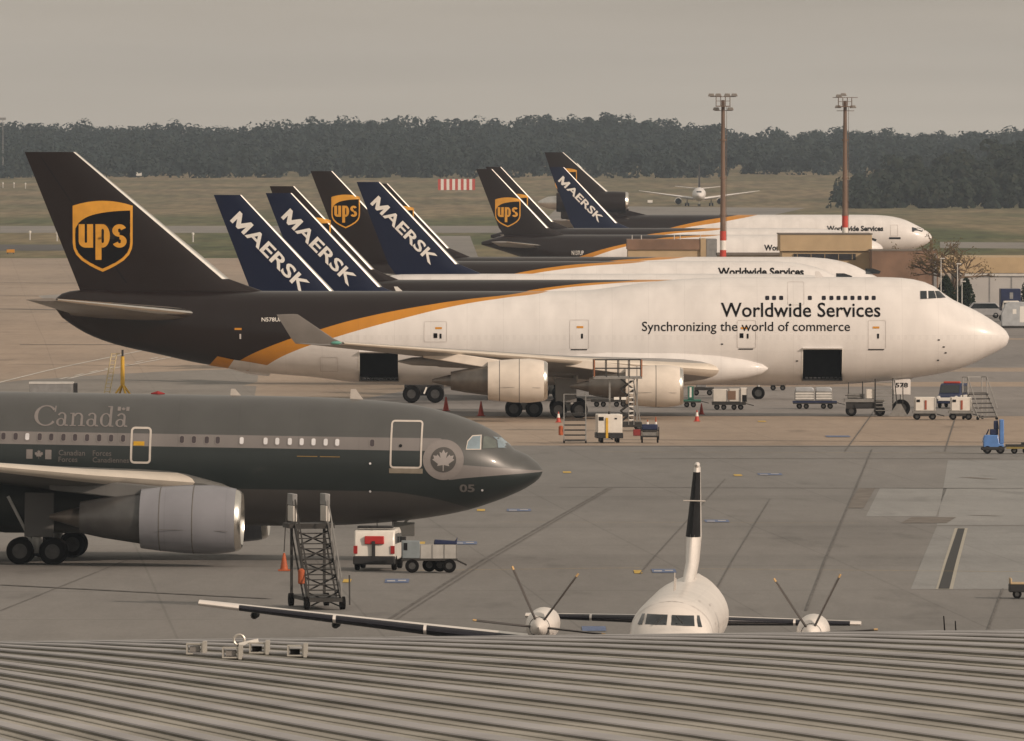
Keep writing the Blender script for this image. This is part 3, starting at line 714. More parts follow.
    def door(x0, x1, y0, y1, tick=None, handle=(), sill=None, name='door'):
        o = lay(shape_bm(frame(S7(x1), Z7(y1), S7(x0), Z7(y0), .12, .04)), hull.side(.018), name, M_line, root, dv=.2)
        if tick: lay(shape_bm([rect(S7(tick[0] + 3.3), Z7(tick[1] + 1), S7(tick[0] - 3.3), Z7(tick[1] - 1))]), hull.side(.022), 'door_stripe', M_goldtxt, o, dv=0)
        for hx, hy, wd in handle: lay(shape_bm([rect(S7(hx + wd), Z7(hy + 2.4), S7(hx - wd), Z7(hy - 2.4))]), hull.side(.022), 'door_handle', M_txt, o, dv=0)
        if sill: lay(shape_bm([rect(S7(sill[1]), Z7(sill[2] + .5), S7(sill[0]), Z7(sill[2] - .5))]), hull.side(.03), 'door_sill', M_txt, o, dv=0)
    door(787.7, 804.5, 281.6, 305)
    door(868, 886, 320, 349, (876, 327.4), ((878, 336, 1.0),), (868, 884, 349.6))
    door(737, 756, 320, 348, (744, 328), ((741.5, 335.5, 1.9), (747.6, 336, .9)), (738.5, 753, 349))
    door(569.5, 589, 319.5, 349, (580, 327), ((582, 336, 1.0),), (571, 587, 349.5))
    door(424, 447, 321, 342, (438.6, 328), ((435.5, 335.5, 1.9), (440.6, 336, 1.0)))
    lay(shape_bm([rect(S7(241.5), Z7(330), S7(234.5), Z7(328))]), hull.side(.022), 'door_stripe', M_goldtxt, root, dv=0)
    lay(shape_bm([rect(S7(241), Z7(339), S7(239.4), Z7(334))]), hull.side(.022), 'door_handle', M_line, root, dv=0)
    lay(shape_bm(frame(S7(338), Z7(372), S7(320), Z7(357), .05, .05)), hull.side(.018), 'access_panel', M_line, root, dv=.2)
    pq = lambda pts: [(S7(x), Z7(y)) for x, y in pts]
    lay(shape_bm([pq([(233.5, 360), (227, 369), (248, 375), (268, 377), (275, 367), (250, 362.5)])]), hull.side(.05), 'belly_paint_white', M_white, root, .3, .06)
    lay(shape_bm([pq([(208, 366), (217, 356.5), (233.5, 360), (227, 369)])]), hull.side(.055), 'belly_paint_gold', M_goldtxt, root, .3, .06)
    # flight deck windows
    g = lay(shape_bm([[(S7(921), Z7(299)), (S7(921), Z7(291)), (S7(935), Z7(291)), (S7(937), Z7(298.2))], [(S7(938), Z7(298.0)), (S7(936), Z7(291)), (S7(940.5), Z7(291.3)), (S7(947.0), Z7(297.8))]]), hull.side(.05), 'cockpit_window', M_glass, root, .12, .12)
    lay(shape_bm([rect(S7(928.8), Z7(298.6), S7(927.4), Z7(291))]), hull.side(.07), 'window_post', M_white, g, .1, .12)
    for hx, hy in ((939, 340), (944, 347), (946, 353), (938.5, 360.5), (722, 344), (797, 361)): lay(shape_bm([rect(S7(hx + 1.1), Z7(hy + .6), S7(hx - 1.1), Z7(hy - .6))]), hull.side(.03), 'probe', M_txt, root, dv=0)
    # fin
    fs = [(53.6, 0, 9.0, 13.2, .07), (56.1, 0, 9.9, 11.05, .085), (67.14, 0, 19.03, 3.66, .085)]
    fin = surface(fs, 'fin', M_brown, root, 'v'); le_strip([fs[1], fs[2]], M_lip, fin, 'v', .045)
    shield_parts(fin, fin_side(fs), S7(101.5), Z7(236.5), 5.11, 4.32)
    # rudder hinge line
    lay(shape_bm([[(63.4, 9.6), (63.55, 9.6), (69.7, 18.7), (69.6, 18.7)]]), fin_side(fs, .012), 'rudder_joint', M_dark, fin, dv=.5)
    M_tp = mat('tailplane_grey', (.22, .20, .18), .35, .1, .15, .7)
    for sg in (-1, 1):
        ts = [(57.6, sg * 1.0, 7.3, 9.8, .09), (59.0, sg * 2.2, 7.5, 8.6, .11), (68.0, sg * 11.1, 8.55, 2.3, .09)]
        t = surface(ts, 'tailplane', M_tp, root); le_strip(ts, M_lip, t, 'h', .05)
        ws = [(19.8, sg * 2.6, 3.3, 17.0, .11), (23.3, sg * 5.6, 3.6, 13.2, .11), (31.2, sg * 12.2, 4.25, 8.6, .095), (47.4, sg * 29.6, 5.75, 3.3, .085)]
        wg = surface(ws, 'wing', M_wing, root); le_strip(ws, M_slat, wg, 'h', .04)
        wl = surface([(47.4, sg * 29.55, 5.72, 3.4, .07), (48.2, sg * 29.75, 6.1, 2.9, .07), (50.6, sg * 30.4, 7.75, 1.5, .06)], 'winglet', mat('winglet_grey', (.20, .19, .18), .4, 0, .1, 1), wg, 'h')
        nl = MB(); nl.lathe([(-.25, .02), (-.1, .12), (.3, .12), (.5, .03)], (-48.1, sg * 29.62, 5.78)); nl.build('position_light', mat('green_lens', (.10, .32, .26), .15, 0, .05, 2, .8), wg)
        for yy, xx, zz in ((7.4, 34.2, 3.5), (15.2, 39.4, 4.25), (18.6, 41.4, 4.45)):
            ff = MB(); ff.lathe([(-4.2, .05), (-3.2, .28), (-1.2, .36), (.8, .30), (2.2, .04)], (-xx + 1.8, sg * yy, zz - .15), 'x', 16); ff.build('flap_fairing', M_wing, wg)
        engine(root, 23.6, sg * 11.7, 2.42, 3.0, 4.1, M_nacelle, core_len=2.9); pylon(root, 24.8, 32.5, sg * 11.7, 3.7, 4.5, 2.9, 3.9, M_nacelle)
        engine(root, 33.25, sg * 20.8, 2.98, 3.1, 4.2, M_nacelle, core_len=2.9); pylon(root, 34.5, 42.0, sg * 20.8, 4.3, 5.2, 3.4, 4.6, M_nacelle)
        ff = MB(); ff.lathe([(-11, .1), (-8, .9), (-3, 1.3), (2, 1.25), (5, 1.05), (7, .72), (8.1, .38), (8.5, .05)], (-25.9, sg * 2.55, 3.5), 'x', 24); ff.build('wing_fairing', M_white, root, smooth=60)
        bogie(root, 31.7, sg * 5.5, .62, 3.4, 1.47, 1.1, .46, .6, (-.2, 2.0, 1.5, 1.7)); bogie(root, 34.9, sg * 1.92, .62, 2.8, 1.47, 1.1, .46)
    ng = nose_gear(root, 7.75, .62, 3.0, .9, .42)
    d = MB(); d.box((-7.8, -.75, 2.15), (1.35, .06, 1.1)); dd = d.build('gear_door', M_white, ng, bevel=.02)
    bm = text_bm('578', .03); fit_bm(bm, -8.2, -7.3, 2.1, 2.45); lay(bm, lambda u, v: (u, -.79, v), 'door_number', M_txt, ng, dv=0)
    an = MB(); an.prism([(-14, 10.0), (-13.3, 10.0), (-13.7, 10.45), (-13.95, 10.45)], 'y', -.04, .04); an.build('blade_antenna', M_white, root)
    an = MB(); an.prism([(-44.1, 9.0), (-43.6, 9.0), (-44.0, 9.35), (-44.25, 9.35)], 'y', -.04, .04); an.build('blade_antenna', M_txtw, root)
    return root
make_jumbo()

# ================================================================== the row of freighters behind
def finish_jet(root, hull, spec):
    L = hull.L
    for sg in (-1, 1):
        a, yw, z0, c0, a2, y2, z2, c2 = spec['wing']
        ws = [(a, sg * 2.0, z0, c0, .12), (a2, sg * y2, z2, c2, .09)]
        wg = surface(ws, 'wing', M_wing, root); le_strip(ws, M_slat, wg)
        a, z0, c0, a2, y2, z2, c2 = spec['tp']
        ts = [(a, sg * .6, z0, c0, .10), (a2, sg * y2, z2, c2, .09)]
        t = surface(ts, 'tailplane', M_wing, root); le_strip(ts, M_lip, t, 'h', .05)
        for xf, ye, ze, dia, ln in spec['eng']:
            engine(root, xf, sg * ye, ze, dia, ln, spec.get('cowl', M_nacelle)); pylon(root, xf + ln * .3, xf + ln * 1.9, sg * ye, ze + dia * .45, ze + dia * .62, ze + .2, ze + .3, M_nacelle)
        bogie(root, spec['mg'], sg * 4.6, .6, spec['zb'] + .8, 1.4, 1.1, .42)
    nose_gear(root, 6.2, .5, spec['zb'] + .6, .7, .35)
def cockpit(hull, root, s0, s1, z0, z1):
    lay(shape_bm([[(s1, z0), (s1, z1), ((s0 + s1) / 2, z1), (s0, (z0 + z1) / 2), (s0 + .15, z0)]]), hull.side(.03), 'cockpit_window', M_glass, root, dv=.2)
def wide_twin(label, tailx, d, livery, L, fin_top, zt, gold=None, wht=None, shield=None, text=None, group=None, reg=None, word=7.95):
    """twin engined wide body; livery 'navy' or 'brown'"""
    s_ = F / d; nose_x = (tailx - 512) / s_ + L
    w_ = 2.52 if livery == 'navy' or L > 54.5 else 2.82
    root = thing('cargo_jet', label, 'airplane', (nose_x, d, GZ(d)), 0, group)
    hull = generic_hull(L - .8, zt - 2 * w_, zt, w_, zt - 2 * w_ + 2.3, zt - 1.2, 8.5, L * .66)
    paint = M_white
    if livery == 'brown':
        paint = livery_brown('freighter_paint', gold, wht)
    else:
        paint = livery_brown('airline_paint', [(0, 20), (80, 20)], [(0, 20), (80, 20)])
    hull.mesh(40, 70).build('fuselage', paint, root, smooth=60)
    dz = fin_top - zt; T = L - .1
    fs = [(T - 2.15 - dz * .96 - 1.6, 0, zt - .15, 2.15 + dz * .575 + 1.2, .07), (T - 2.15 - (dz - .9) * .96, 0, zt + .9, 2.15 + (dz - .9) * .575, .10), (T - 2.15, 0, fin_top, 2.15, .10)]
    fin = surface(fs, 'fin', M_navy if livery == 'navy' else M_brown, root, 'v'); le_strip([fs[1], fs[2]], M_lip, fin, 'v', .05)
    fn = fin_side(fs, .03)
    if livery == 'navy':
        bm = text_bm('AERSK', .022); fit_bm(bm, 1.60 * word / 7.95, word, 0, 1.06)
        for q in (rect(0, 0, .30, 1.07), rect(1.24, 0, 1.54, 1.08), [(.30, 1.08), (.30, .52), (.65, 0), (.77, .46)], [(1.24, 1.08), (.77, .46), (.65, 0), (.89, 0), (1.24, .52)]): bm.faces.new([bm.verts.new((u, v, 0)) for u, v in q]); th = R(45.5); c, s = math.cos(th), math.sin(th)
        for v in bm.verts:
            a, b = v.co.x, v.co.y; v.co.x = (T - 1.25) - (a * c + b * s); v.co.y = (fin_top - 2.0) - a * s + b * c
        lay(bm, fn, 'tail_lettering', M_txtw, fin, dv=.4)
    if shield:
        shield_parts(fin, fn, T - shield[0], fin_top - shield[1], shield[2], shield[3])
    if text: hull_text(hull, root, 'Worldwide Services', text[0], text[1], text[2], text[3], M_txt, .03, .04)
    if reg: hull_text(hull, root, reg[0], reg[1], reg[2], reg[3], reg[4], M_txtw, .01, .03)
    cockpit(hull, root, .9, 2.5, zt - 1.75, zt - 1.2)
    finish_jet(root, hull, dict(wing=(L * .335, 2, zt - 2 * w_ + 1.1, 10.5, L * .335 + 13.5, 22.4, zt - 2 * w_ + 3.0, 2.4), tp=(T - 9.8, zt - 1.6, 6.6, T - 4.2, 8.1, zt - .9, 2.2),
                                eng=[(L * .33, 7.9, zt - 2 * w_ + .15, 2.7, 3.9)], mg=L * .46, zb=zt - 2 * w_))
    return root
GN = 'blue tailed freighters in the row'
wide_twin('blue finned freighter with white lettering, first behind the biggest tail', 212.5, 930, 'navy', 48.5, 15.85, 7.25, group=GN)
wide_twin('blue finned freighter with white lettering, second from the biggest tail', 264.5, 985, 'navy', 48.5, 15.85, 7.25, group=GN)
wide_twin('blue finned freighter standing in front of the tall brown badge tail', 355.5, 1105, 'navy', 48.5, 15.85, 7.4, group=GN)
wide_twin('farthest blue finned freighter, just ahead of the three engined jet', 548.5, 1740, 'navy', 48.5, 16.3, 7.3, group=GN, word=8.5)
GB = 'brown tailed freighters in the row'
WH = [(0, 9.6), (19, 8.3), (21, 7.72), (27, 7.2), (33, 6.35), (38, 4.9), (41, 3.7), (44, 1.5), (80, 0)]; GD = [(0, 9.9), (21.5, 8.3), (23.5, 7.78), (29, 7.3), (34.5, 6.4), (39.8, 4.9), (43, 3.6), (46, 1.5), (80, 0)]
wide_twin('brown tailed freighter whose badge is half hidden by a blue fin', 268.5, 1040, 'brown', 54.9, 15.85, 7.75, [(0, 9.6), (21, 8.2), (22.5, 7.8), (28, 7.4), (33, 6.7), (37.5, 5.4), (42, 3.6), (45, 1), (80, 0)],
          [(0, 9.2), (18, 8.2), (19.5, 7.8), (25, 7.45), (31, 6.8), (36, 5.4), (40, 3.8), (43, 1), (80, 0)], (3.8, 4.5, 3.6, 3.0), group=GB)
wide_twin('brown tailed freighter with a whole gold badge high on its fin, between blue tails', 309.5, 1176, 'brown', 54.1, 16.53, 7.72, GD, WH, (3.45, 3.95, 3.3, 2.8), (14.1, 5.7, 6.3, 7.1), GB)
wide_twin('brown tailed freighter, only its fin edge showing behind a blue fin', 366, 1240, 'brown', 54.1, 15.3, 7.72, GD, WH, (3.45, 3.95, 3.3, 2.8), None, GB)
wide_twin('brown tailed freighter with whole gold badge, standing alone behind the low beige building', 475.5, 1611, 'brown', 54.1, 16.53, 7.72, GD, WH, (4.24, 5.8, 4.0, 3.4), (15.4, 7.2, 5.6, 6.4), GB, ('N137UP', 41.2, 39.6, 5.0, 5.6))
wide_twin('brown tailed freighter close behind the lone badge tail, its fin edge peeping out', 485, 1690, 'brown', 54.1, 16.53, 7.9, GD, WH, (4.24, 5.8, 4.0, 3.4), None, GB)
wide_twin('farthest brown tailed freighter, fin edge above the tail engine', 564, 2020, 'brown', 54.1, 16.4, 7.3, GD, WH, (4.24, 5.8, 4.0, 3.4), None, GB)

def make_trijet():
    d = 1875; s_ = F / d; L = 60.2
    root = thing('cargo_jet', 'far brown and white freighter with an engine built into its tail', 'airplane', ((932 - 512) / s_, d, GZ(d)), 0, GB)
    hull = generic_hull(L, 2.6, 8.55, 3.01, 5.0, 6.6, 9.0, 40)
    hull.mesh(40, 70).build('fuselage', livery_brown('trijet_paint', [(0, 10), (28, 9.2), (30, 8.6), (36, 7.6), (42, 6.2), (48, 4.2), (51, 2), (80, 0)], [(0, 10), (25, 9.2), (27, 8.6), (32.5, 7.5), (40, 6.2), (46, 4.0), (49, 2), (80, 0)]), root, smooth=60)
    # tail engine in its long barrel, on a pylon above the hull
    e = MB(); e.lathe([(0, 1.45), (-.4, 1.62), (-2, 1.72), (-9, 1.68), (-11.2, 1.5), (-11.2, 1.2), (-9, 1.2)], (-47.5, 0, 10.5)); e = e.build('tail_engine', M_brown, root)
    l = MB(); l.lathe([(-.6, 1.25), (0, 1.32), (.08, 1.42), (-.02, 1.5), (-.4, 1.63)], (-47.5, 0, 10.5)); l.build('inlet_lip', M_lip, e)
    k = MB(); k.lathe([(-11, 1.1), (-12.5, .95), (-12.9, .8), (-14, .25)], (-47.5, 0, 10.4), cap1=True); k.build('exhaust_cone', M_metal, e)
    p = MB(); p.prism([(-49, 8.3), (-58, 8.0), (-58, 9.4), (-49, 9.4)], 'y', -.7, .7); p.prism([(-44.5, 8.5), (-49, 9.6), (-49, 8.3)], 'y', -.35, .35); p.build('engine_mount', M_brown, root, bevel=.1)
    fs = [(49.9, 0, 11.6, 8.4, .09), (57.6, 0, 18.3, 2.95, .09)]
    fin = surface(fs, 'fin', M_brown, root, 'v'); le_strip(fs, M_lip, fin, 'v', .05); shield_parts(fin, fin_side(fs, .03), 60.7 - 3.5, 18.3 - 4.5, 4.0, 3.4)
    hull_text(hull, root, 'Worldwide Services', 16.5, 7.7, 6.0, 6.85, M_txt, .03, .04); cockpit(hull, root, 1.4, 3.2, 5.9, 6.6)
    lay(shape_bm(frame(5.4, 5.2, 6.6, 7.0, .1, .08)), hull.side(.03), 'door', M_line, root, dv=.3)
    lay(shape_bm([rect(5.0, 4.75, 6.8, 5.05)]), hull.side(.04), 'door_sill', M_txt, root, dv=0)
    finish_jet(root, hull, dict(wing=(20, 2, 3.4, 12, 35, 25.8, 5.6, 2.8), tp=(51, 6.6, 7.5, 57, 9, 7.8, 2.5), eng=[(20.5, 8.6, 2.3, 2.7, 4.2)], mg=32, zb=2.6))
make_trijet()

# small airliner seen nose-on, taxiing far out
def far_airliner():
    d = G(697, 206.5).y; s_ = F / d
    root = thing('airliner', 'small white airliner facing the camera on the far taxiway', 'airplane', ((699 - 512) / s_, d, GZ(d)), R(-91))
    hull = generic_hull(44, 1.6, 5.6, 2.0, 3.3, 4.6, 6, 29); hull.mesh(32, 50).build('fuselage', M_white, root, smooth=60)
    fs = [(36, 0, 5.4, 7, .1), (41.5, 0, 12.6, 2.6, .1)]; surface(fs, 'fin', M_brown, root, 'v')
    for sg in (-1, 1):
        ws = [(15, sg * 1.6, 2.3, 7.5, .12), (23, sg * 18, 4.6, 1.8, .1)]; surface(ws, 'wing', M_white, root)
        surface([(37.5, sg * .6, 5.2, 4.2, .1), (41, sg * 7.3, 5.9, 1.6, .1)], 'tailplane', M_white, root)
        engine(root, 13.5, sg * 6.2, 1.55, 2.2, 3.2, M_nacelle)
        bogie(root, 21, sg * 3.6, .5, 2.2, 1.2, .9, .4)
    nose_gear(root, 5, .4, 2.0, .5, .3)
    # windscreen across the nose
    def front(u, v):
        a, b = 0.0, 5.0
        for _ in range(30):
            m = (a + b) / 2
            if hull.y(m, v) > abs(u) and hull.b(m) < v < hull.t(m): b = m
            else: a = m
        return (-a + .04, u, v)
    lay(shape_bm([rect(-.75, 4.15, .75, 4.6)]), front, 'cockpit_window', M_glass, root, .2, .2)
far_airliner()

# ================================================================== grey military jet in front
M_cg1 = (.074, .076, .075); M_cg2 = (.180, .167, .163); M_cg3 = (.018, .0245, .025); M_cg4 = (.062, .058, .056)
M_ctxt = mat('pale_grey_marking', (.19, .175, .17), .5, 0, .08, 3); M_cline = mat('door_outline', (.50, .46, .42), .5, 0, .08, 3)
M_blueglass = mat('pale_glass', (.20, .26, .30), .12, 0, .2, 1.2, .8); M_wwhite = mat('window_blind', (.62, .62, .64), .4, 0, .1, 3); M_wgrey = mat('window_glass', (.06, .05, .055), .2, 0, .15, 3)
def make_grey_jet():
    L = 46.2; D = 517
    X0 = 1.25
    root = thing('military_jet', 'dark grey jet with pale stripe, maple leaf roundel and CANADA lettering', 'airplane', (X0, D, GZ(D)), 0)
    pitch = .0157; sg0 = 21.0
    root.rotation_euler = (0, math.atan(pitch), R(-3.0)); root.location = (X0, D, GZ(D) - pitch * sg0)
    S = lambda px: X0 - (px - 512) / 23.34
    def Z(py, px): return CZ - GZ(D) - (py - YH) / 23.34 + pitch * (sg0 - S(px))
    top = [(0, 4.28), (.1, 4.48), (.25, 4.62), (.66, 4.93), (1.27, 5.19), (1.7, 5.63), (2.16, 5.95), (3.02, 6.35), (4.14, 6.71), (5.65, 7.02), (6.94, 7.15), (9.5, 7.26), (12, 7.28), (38, 7.28), (44, 7.1), (46.2, 6.6)]
    bot = [(0, 4.22), (.05, 4.06), (.47, 3.65), (1.27, 3.21), (2.16, 2.85), (3.28, 2.48), (4.76, 2.17), (6.94, 1.89), (9.5, 1.72), (12.5, 1.67), (28, 1.67), (35, 3.0), (42, 5.0), (46.2, 6.2)]
    wid = [(0, .02), (.1, .4), (.3, .75), (.66, 1.1), (1.27, 1.5), (2.16, 1.95), (3.3, 2.3), (5, 2.62), (7, 2.78), (9, 2.82), (29, 2.82), (38, 2.2), (45, .6), (46.2, .15)]
    hull = Hull(L, top, bot, wid, pchip([(0, .35), (1.5, .45), (5, .5), (50, .5)]))
    m, nt, b = nodes_of('grey_jet_paint')
    tc = nt.nodes.new('ShaderNodeTexCoord'); sx = nt.nodes.new('ShaderNodeSeparateXYZ'); nt.links.new(tc.outputs['Object'], sx.inputs[0])
    s = math_node(nt, 'MULTIPLY', sx.outputs[0], -1.0); z = sx.outputs[2]
    stripe_top = curve_node(nt, s, [(0, 4.27), (3.3, 4.50), (4.0, 4.55), (4.15, 5.63), (50, 5.63)], 50, 10); stripe_bot = curve_node(nt, s, [(0, 4.22), (3.3, 3.93), (4.0, 3.85), (4.15, 5.09), (50, 5.09)], 50, 10)
    belly = curve_node(nt, s, [(0, .6), (2.2, 2.2), (3.5, 2.75), (5.2, 3.15), (7, 3.32), (50, 3.32)], 50, 10)
    c = mix_col(nt, math_node(nt, 'GREATER_THAN', z, stripe_bot), M_cg3, M_cg2)
    c = mix_col(nt, math_node(nt, 'GREATER_THAN', z, stripe_top), c, M_cg1)
    c = mix_col(nt, math_node(nt, 'LESS_THAN', z, belly), c, M_cg4)
    paint_finish(nt, b, c, .36, .12, coat=.15); b.inputs['Specular IOR Level'].default_value = .4
    hull.mesh(56, 110).build('fuselage', m, root, smooth=60)
    def quad(x0, y0, x1, y1): return rect(S(x1), Z(y1, x1), S(x0), Z(y0, x0))
    # cabin windows with pale rims
    def cwin(px, py, m):
        o = lay(shape_bm([rrect(S(px + 3.1), Z(py + 4.6, px), S(px - 3.1), Z(py - 4.6, px), .11)]), hull.side(.012), 'window', M_ctxt, root, dv=.15)
        lay(shape_bm([rrect(S(px + 2.0), Z(py + 3.4, px), S(px - 2.0), Z(py - 3.4, px), .07)]), hull.side(.022), 'pane', m, o, dv=.15)
    for px in [2.4 - 12.1 * k for k in range(1, 8)] + [2.4, 14.7, 38.9, 50.6, 62.8, 74.5, 86.6, 98.8, 110.8, 122.8, 182, 194, 207, 218, 373]: cwin(px, 437.5 + (px - 40) * .0175, M_wgrey)
    for px in (26.4, 242, 266, 277.8, 290.4, 302.3, 314.2, 326.4, 338): cwin(px, 437.5 + (px - 40) * .0175, M_wwhite)
    # doors
    def door(x0, y0, x1, y1, w_, r_):
        return lay(shape_bm(frame(S(x1), Z(y1, x1), S(x0), Z(y0, x0), r_, w_)), hull.side(.02), 'door', M_cline, root, dv=.2)
    d1 = door(130.3, 427.3, 151.3, 464.4, .09, .18); lay(shape_bm([quad(133.4, 441.8, 144.4, 446.2)]), hull.side(.022), 'door_label', mat('label_yellow', (.52, .30, .02), .5), d1, dv=.2)
    d2 = door(391, 420.4, 423, 469, .075, .16); lay(shape_bm([quad(390.5, 468.5, 424, 474)]), hull.side(.024), 'door_sill', mat('sill_tan', (.20, .175, .14), .5), d2, dv=.2)
    lay(shape_bm([circle((S(401.5), Z(446, 401)), .07, 12)]), hull.side(.024), 'door_handle', M_dark, d2, dv=0)
    # roundel
    c0 = (S(444.4), Z(460.2, 444)); rd = lay(shape_bm([circle(c0, .87, 40)]), hull.side(.012), 'roundel', mat('roundel_ring', (.185, .17, .165), .5, 0, .08, 2), root, .2, .2)
    lay(shape_bm([circle(c0, .545, 32)]), hull.side(.02), 'roundel_field', mat('roundel_dark', (.055, .052, .050), .5, 0, .08, 2), rd, .2, .2)
    lay(shape_bm([[(c0[0] + x * .47, c0[1] + y * .46 - .02) for x, y in LEAF]]), hull.side(.03), 'maple_leaf', mat('leaf_pale', (.27, .25, .245), .5, 0, .08, 2), rd, .2, .2)
    # lettering
    bm = shape_bm(serif_canada()); fit_bm(bm, -S(32), -S(127), Z(427.3, 80), Z(406.8, 80)); lay(bm, lambda u, v: (u, -(hull.y(-u, v) + .02), v), 'lettering', M_ctxt, root, dv=.2)
    M_ct2 = mat('dim_marking', (.115, .108, .105), .5, 0, .08, 3)
    for tx, x0, x1, y0, y1 in (('Canadian', 58.5, 85, 456, 450.5), ('Forces', 58.5, 77.5, 462.5, 457.3), ('Forces', 92.8, 111.5, 456.4, 451), ('Canadiennes', 92.8, 129.3, 463, 457.8)):
        bm = text_bm(tx, .01); fit_bm(bm, -S(x0), -S(x1), Z(y0, x0), Z(y1, x0)); lay(bm, lambda u, v: (u, -(hull.y(-u, v) + .02), v), 'unit_lettering', M_ct2, root, dv=.2)
    fl = lay(shape_bm([quad(26, 450, 32.3, 459.5), quad(45, 450.4, 51.3, 460)]), hull.side(.014), 'flag', M_ctxt, root, dv=.2)
    lay(shape_bm([[(S(38.6) + x * .19, Z(455, 38) + y * .20) for x, y in LEAF]]), hull.side(.02), 'flag_leaf', M_ctxt, fl, dv=.2)
    bm = text_bm('05', .03); fit_bm(bm, -S(460.5), -S(475.5), Z(493, 468), Z(485, 468)); lay(bm, lambda u, v: (u, -(hull.y(-u, v) + .02), v), 'tail_number', M_ct2, root, dv=.2)
    lay(shape_bm([quad(298, 456.2, 318.5, 457.2), quad(321, 456.6, 341, 457.6)]), hull.side(.02), 'hatch_marking', mat('marking_tan', (.26, .17, .06), .5), root, dv=0)
    for px, py in ((371.5, 463.8), (371.5, 492), (483, 491.2)): lay(shape_bm([circle((S(px), Z(py, px)), .05, 10)]), hull.side(.03), 'port', M_wwhite, root, dv=0)
    # flight deck windows
    Q = lambda x, y: (S(x), Z(y, x))
    lay(shape_bm([[Q(467, 449.3), Q(468.2, 442), Q(472.5, 437), Q(480, 436.5), Q(480.2, 449.5)]]), hull.side(.02), 'cockpit_window', M_blueglass, root, .15, .15)
    lay(shape_bm([[Q(482.6, 449.4), Q(483, 437), Q(487.5, 437.2), Q(495.5, 441.5), Q(496.5, 448.6)]]), hull.side(.02), 'cockpit_window', mat('clear_glass', (.10, .115, .105), .12, 0, .2, 1.5, .8), root, .15, .15)
    lay(shape_bm([[Q(497.8, 448.6), Q(496.4, 441.3), Q(492, 437.5), Q(500, 439), Q(508.5, 446.5), Q(509.5, 449)]]), hull.side(.02), 'cockpit_window', M_blueglass, root, .15, .15)
    lay(shape_bm(ring([Q(466.2, 450.2), Q(467.4, 441.5), Q(472, 436), Q(481, 435.6), Q(481.4, 450.3)], [Q(467, 449.3), Q(468.2, 442), Q(472.5, 437), Q(480, 436.5), Q(480.2, 449.5)])), hull.side(.018), 'window_frame', M_cline, root, .15, .15)
    # aerials on the crown
    for px, hgt, ww in ((353, .42, .30), (231, .28, .25)):
        a = MB(); x = -S(px); zt = hull.t(S(px)); a.prism([(x - ww, zt - .05), (x + ww, zt - .05), (x - ww * .2, zt + hgt), (x - ww * .9, zt + hgt)], 'y', -.03, .03); a.build('blade_antenna', M_cline, root)
    a = MB(); a.lathe([(-.3, .02), (0, .12), (.3, .02)], (-S(152), 0, 7.3)); a.build('beacon', mat('red_lens', (.25, .02, .02), .2), root)
    # wing, tail, engines
    M_cw = mat('grey_jet_wing', (.10, .10, .095), .4, 0, .12, 1)
    for sg in (-1, 1):
        ws = [(12.8, sg * 2.3, 3.15, 11.0, .10), (14.4, sg * 3.4, 3.55, 9.4, .12), (18.7, sg * 9.5, 4.0, 6.0, .12), (25.4, sg * 21.6, 4.9, 2.2, .10)]
        wg = surface(ws, 'wing', M_cw, root)
        le_strip([(14.75, sg * 3.9, 3.6, 8.9, .12), (18.7, sg * 9.5, 4.0, 6.0, .12), (25.4, sg * 21.6, 4.9, 2.2, .10)], M_slat, wg, 'h', .08, .02, 'slat')
        f_ = MB(); f_.prism([(-25.4, 4.5), (-27.6, 4.1), (-27.9, 5.0), (-27.2, 6.3), (-26.4, 5.6)], 'y', sg * 21.6 - .05, sg * 21.6 + .05); f_.build('wingtip_fence', M_cw, wg)
        ff = MB(); ff.lathe([(-10, .1), (-7, .9), (-3, 1.35), (2, 1.3), (4, .7), (5, .05)], (-20, sg * 2.1, 2.6), 'x', 24); ff.build('wing_fairing', mat('fairing_dark', (.03, .036, .035), .4, 0, .12, 1), root, smooth=60)
        engine(root, 12.35, sg * 7.85, 2.15, 2.95, 4.3, plain_paint('grey_jet_cowl', (.225, .23, .255), .30, .14), mat('grey_core', (.11, .11, .11), .35, .6, .15, 2), core_len=2.9, core_k=.68)
        pylon(root, 13.6, 20.6, sg * 7.85, 3.5, 3.9, 2.6, 3.3, plain_paint('grey_jet_pylon', (.12, .12, .118), .4, .1))
        surface([(36.5, sg * .8, 6.0, 6.2, .1), (41.8, sg * 8.1, 6.8, 2.4, .09)], 'tailplane', M_cw, root)
        bogie(root, 21.35, sg * 4.8, .585, 2.9, 1.4, .95, .42, -.1, (.1, 2.15, 1.25, 1.9), m_door=mat('grey_door', (.11, .11, .11), .45, 0, .1, 1))
    surface([(34.6, 0, 7.1, 8.6, .09), (43.6, 0, 15.8, 2.6, .09)], 'fin', plain_paint('grey_jet_fin', M_cg1, .4), root, 'v')
    ng = nose_gear(root, 6.35, .5, 2.4, .7, .36)
    d = MB(); d.box((-5.9, -.5, 1.65), (.9, .05, .6)); d.build('gear_door', M_cw, ng, bevel=.02)
    return root
make_grey_jet()

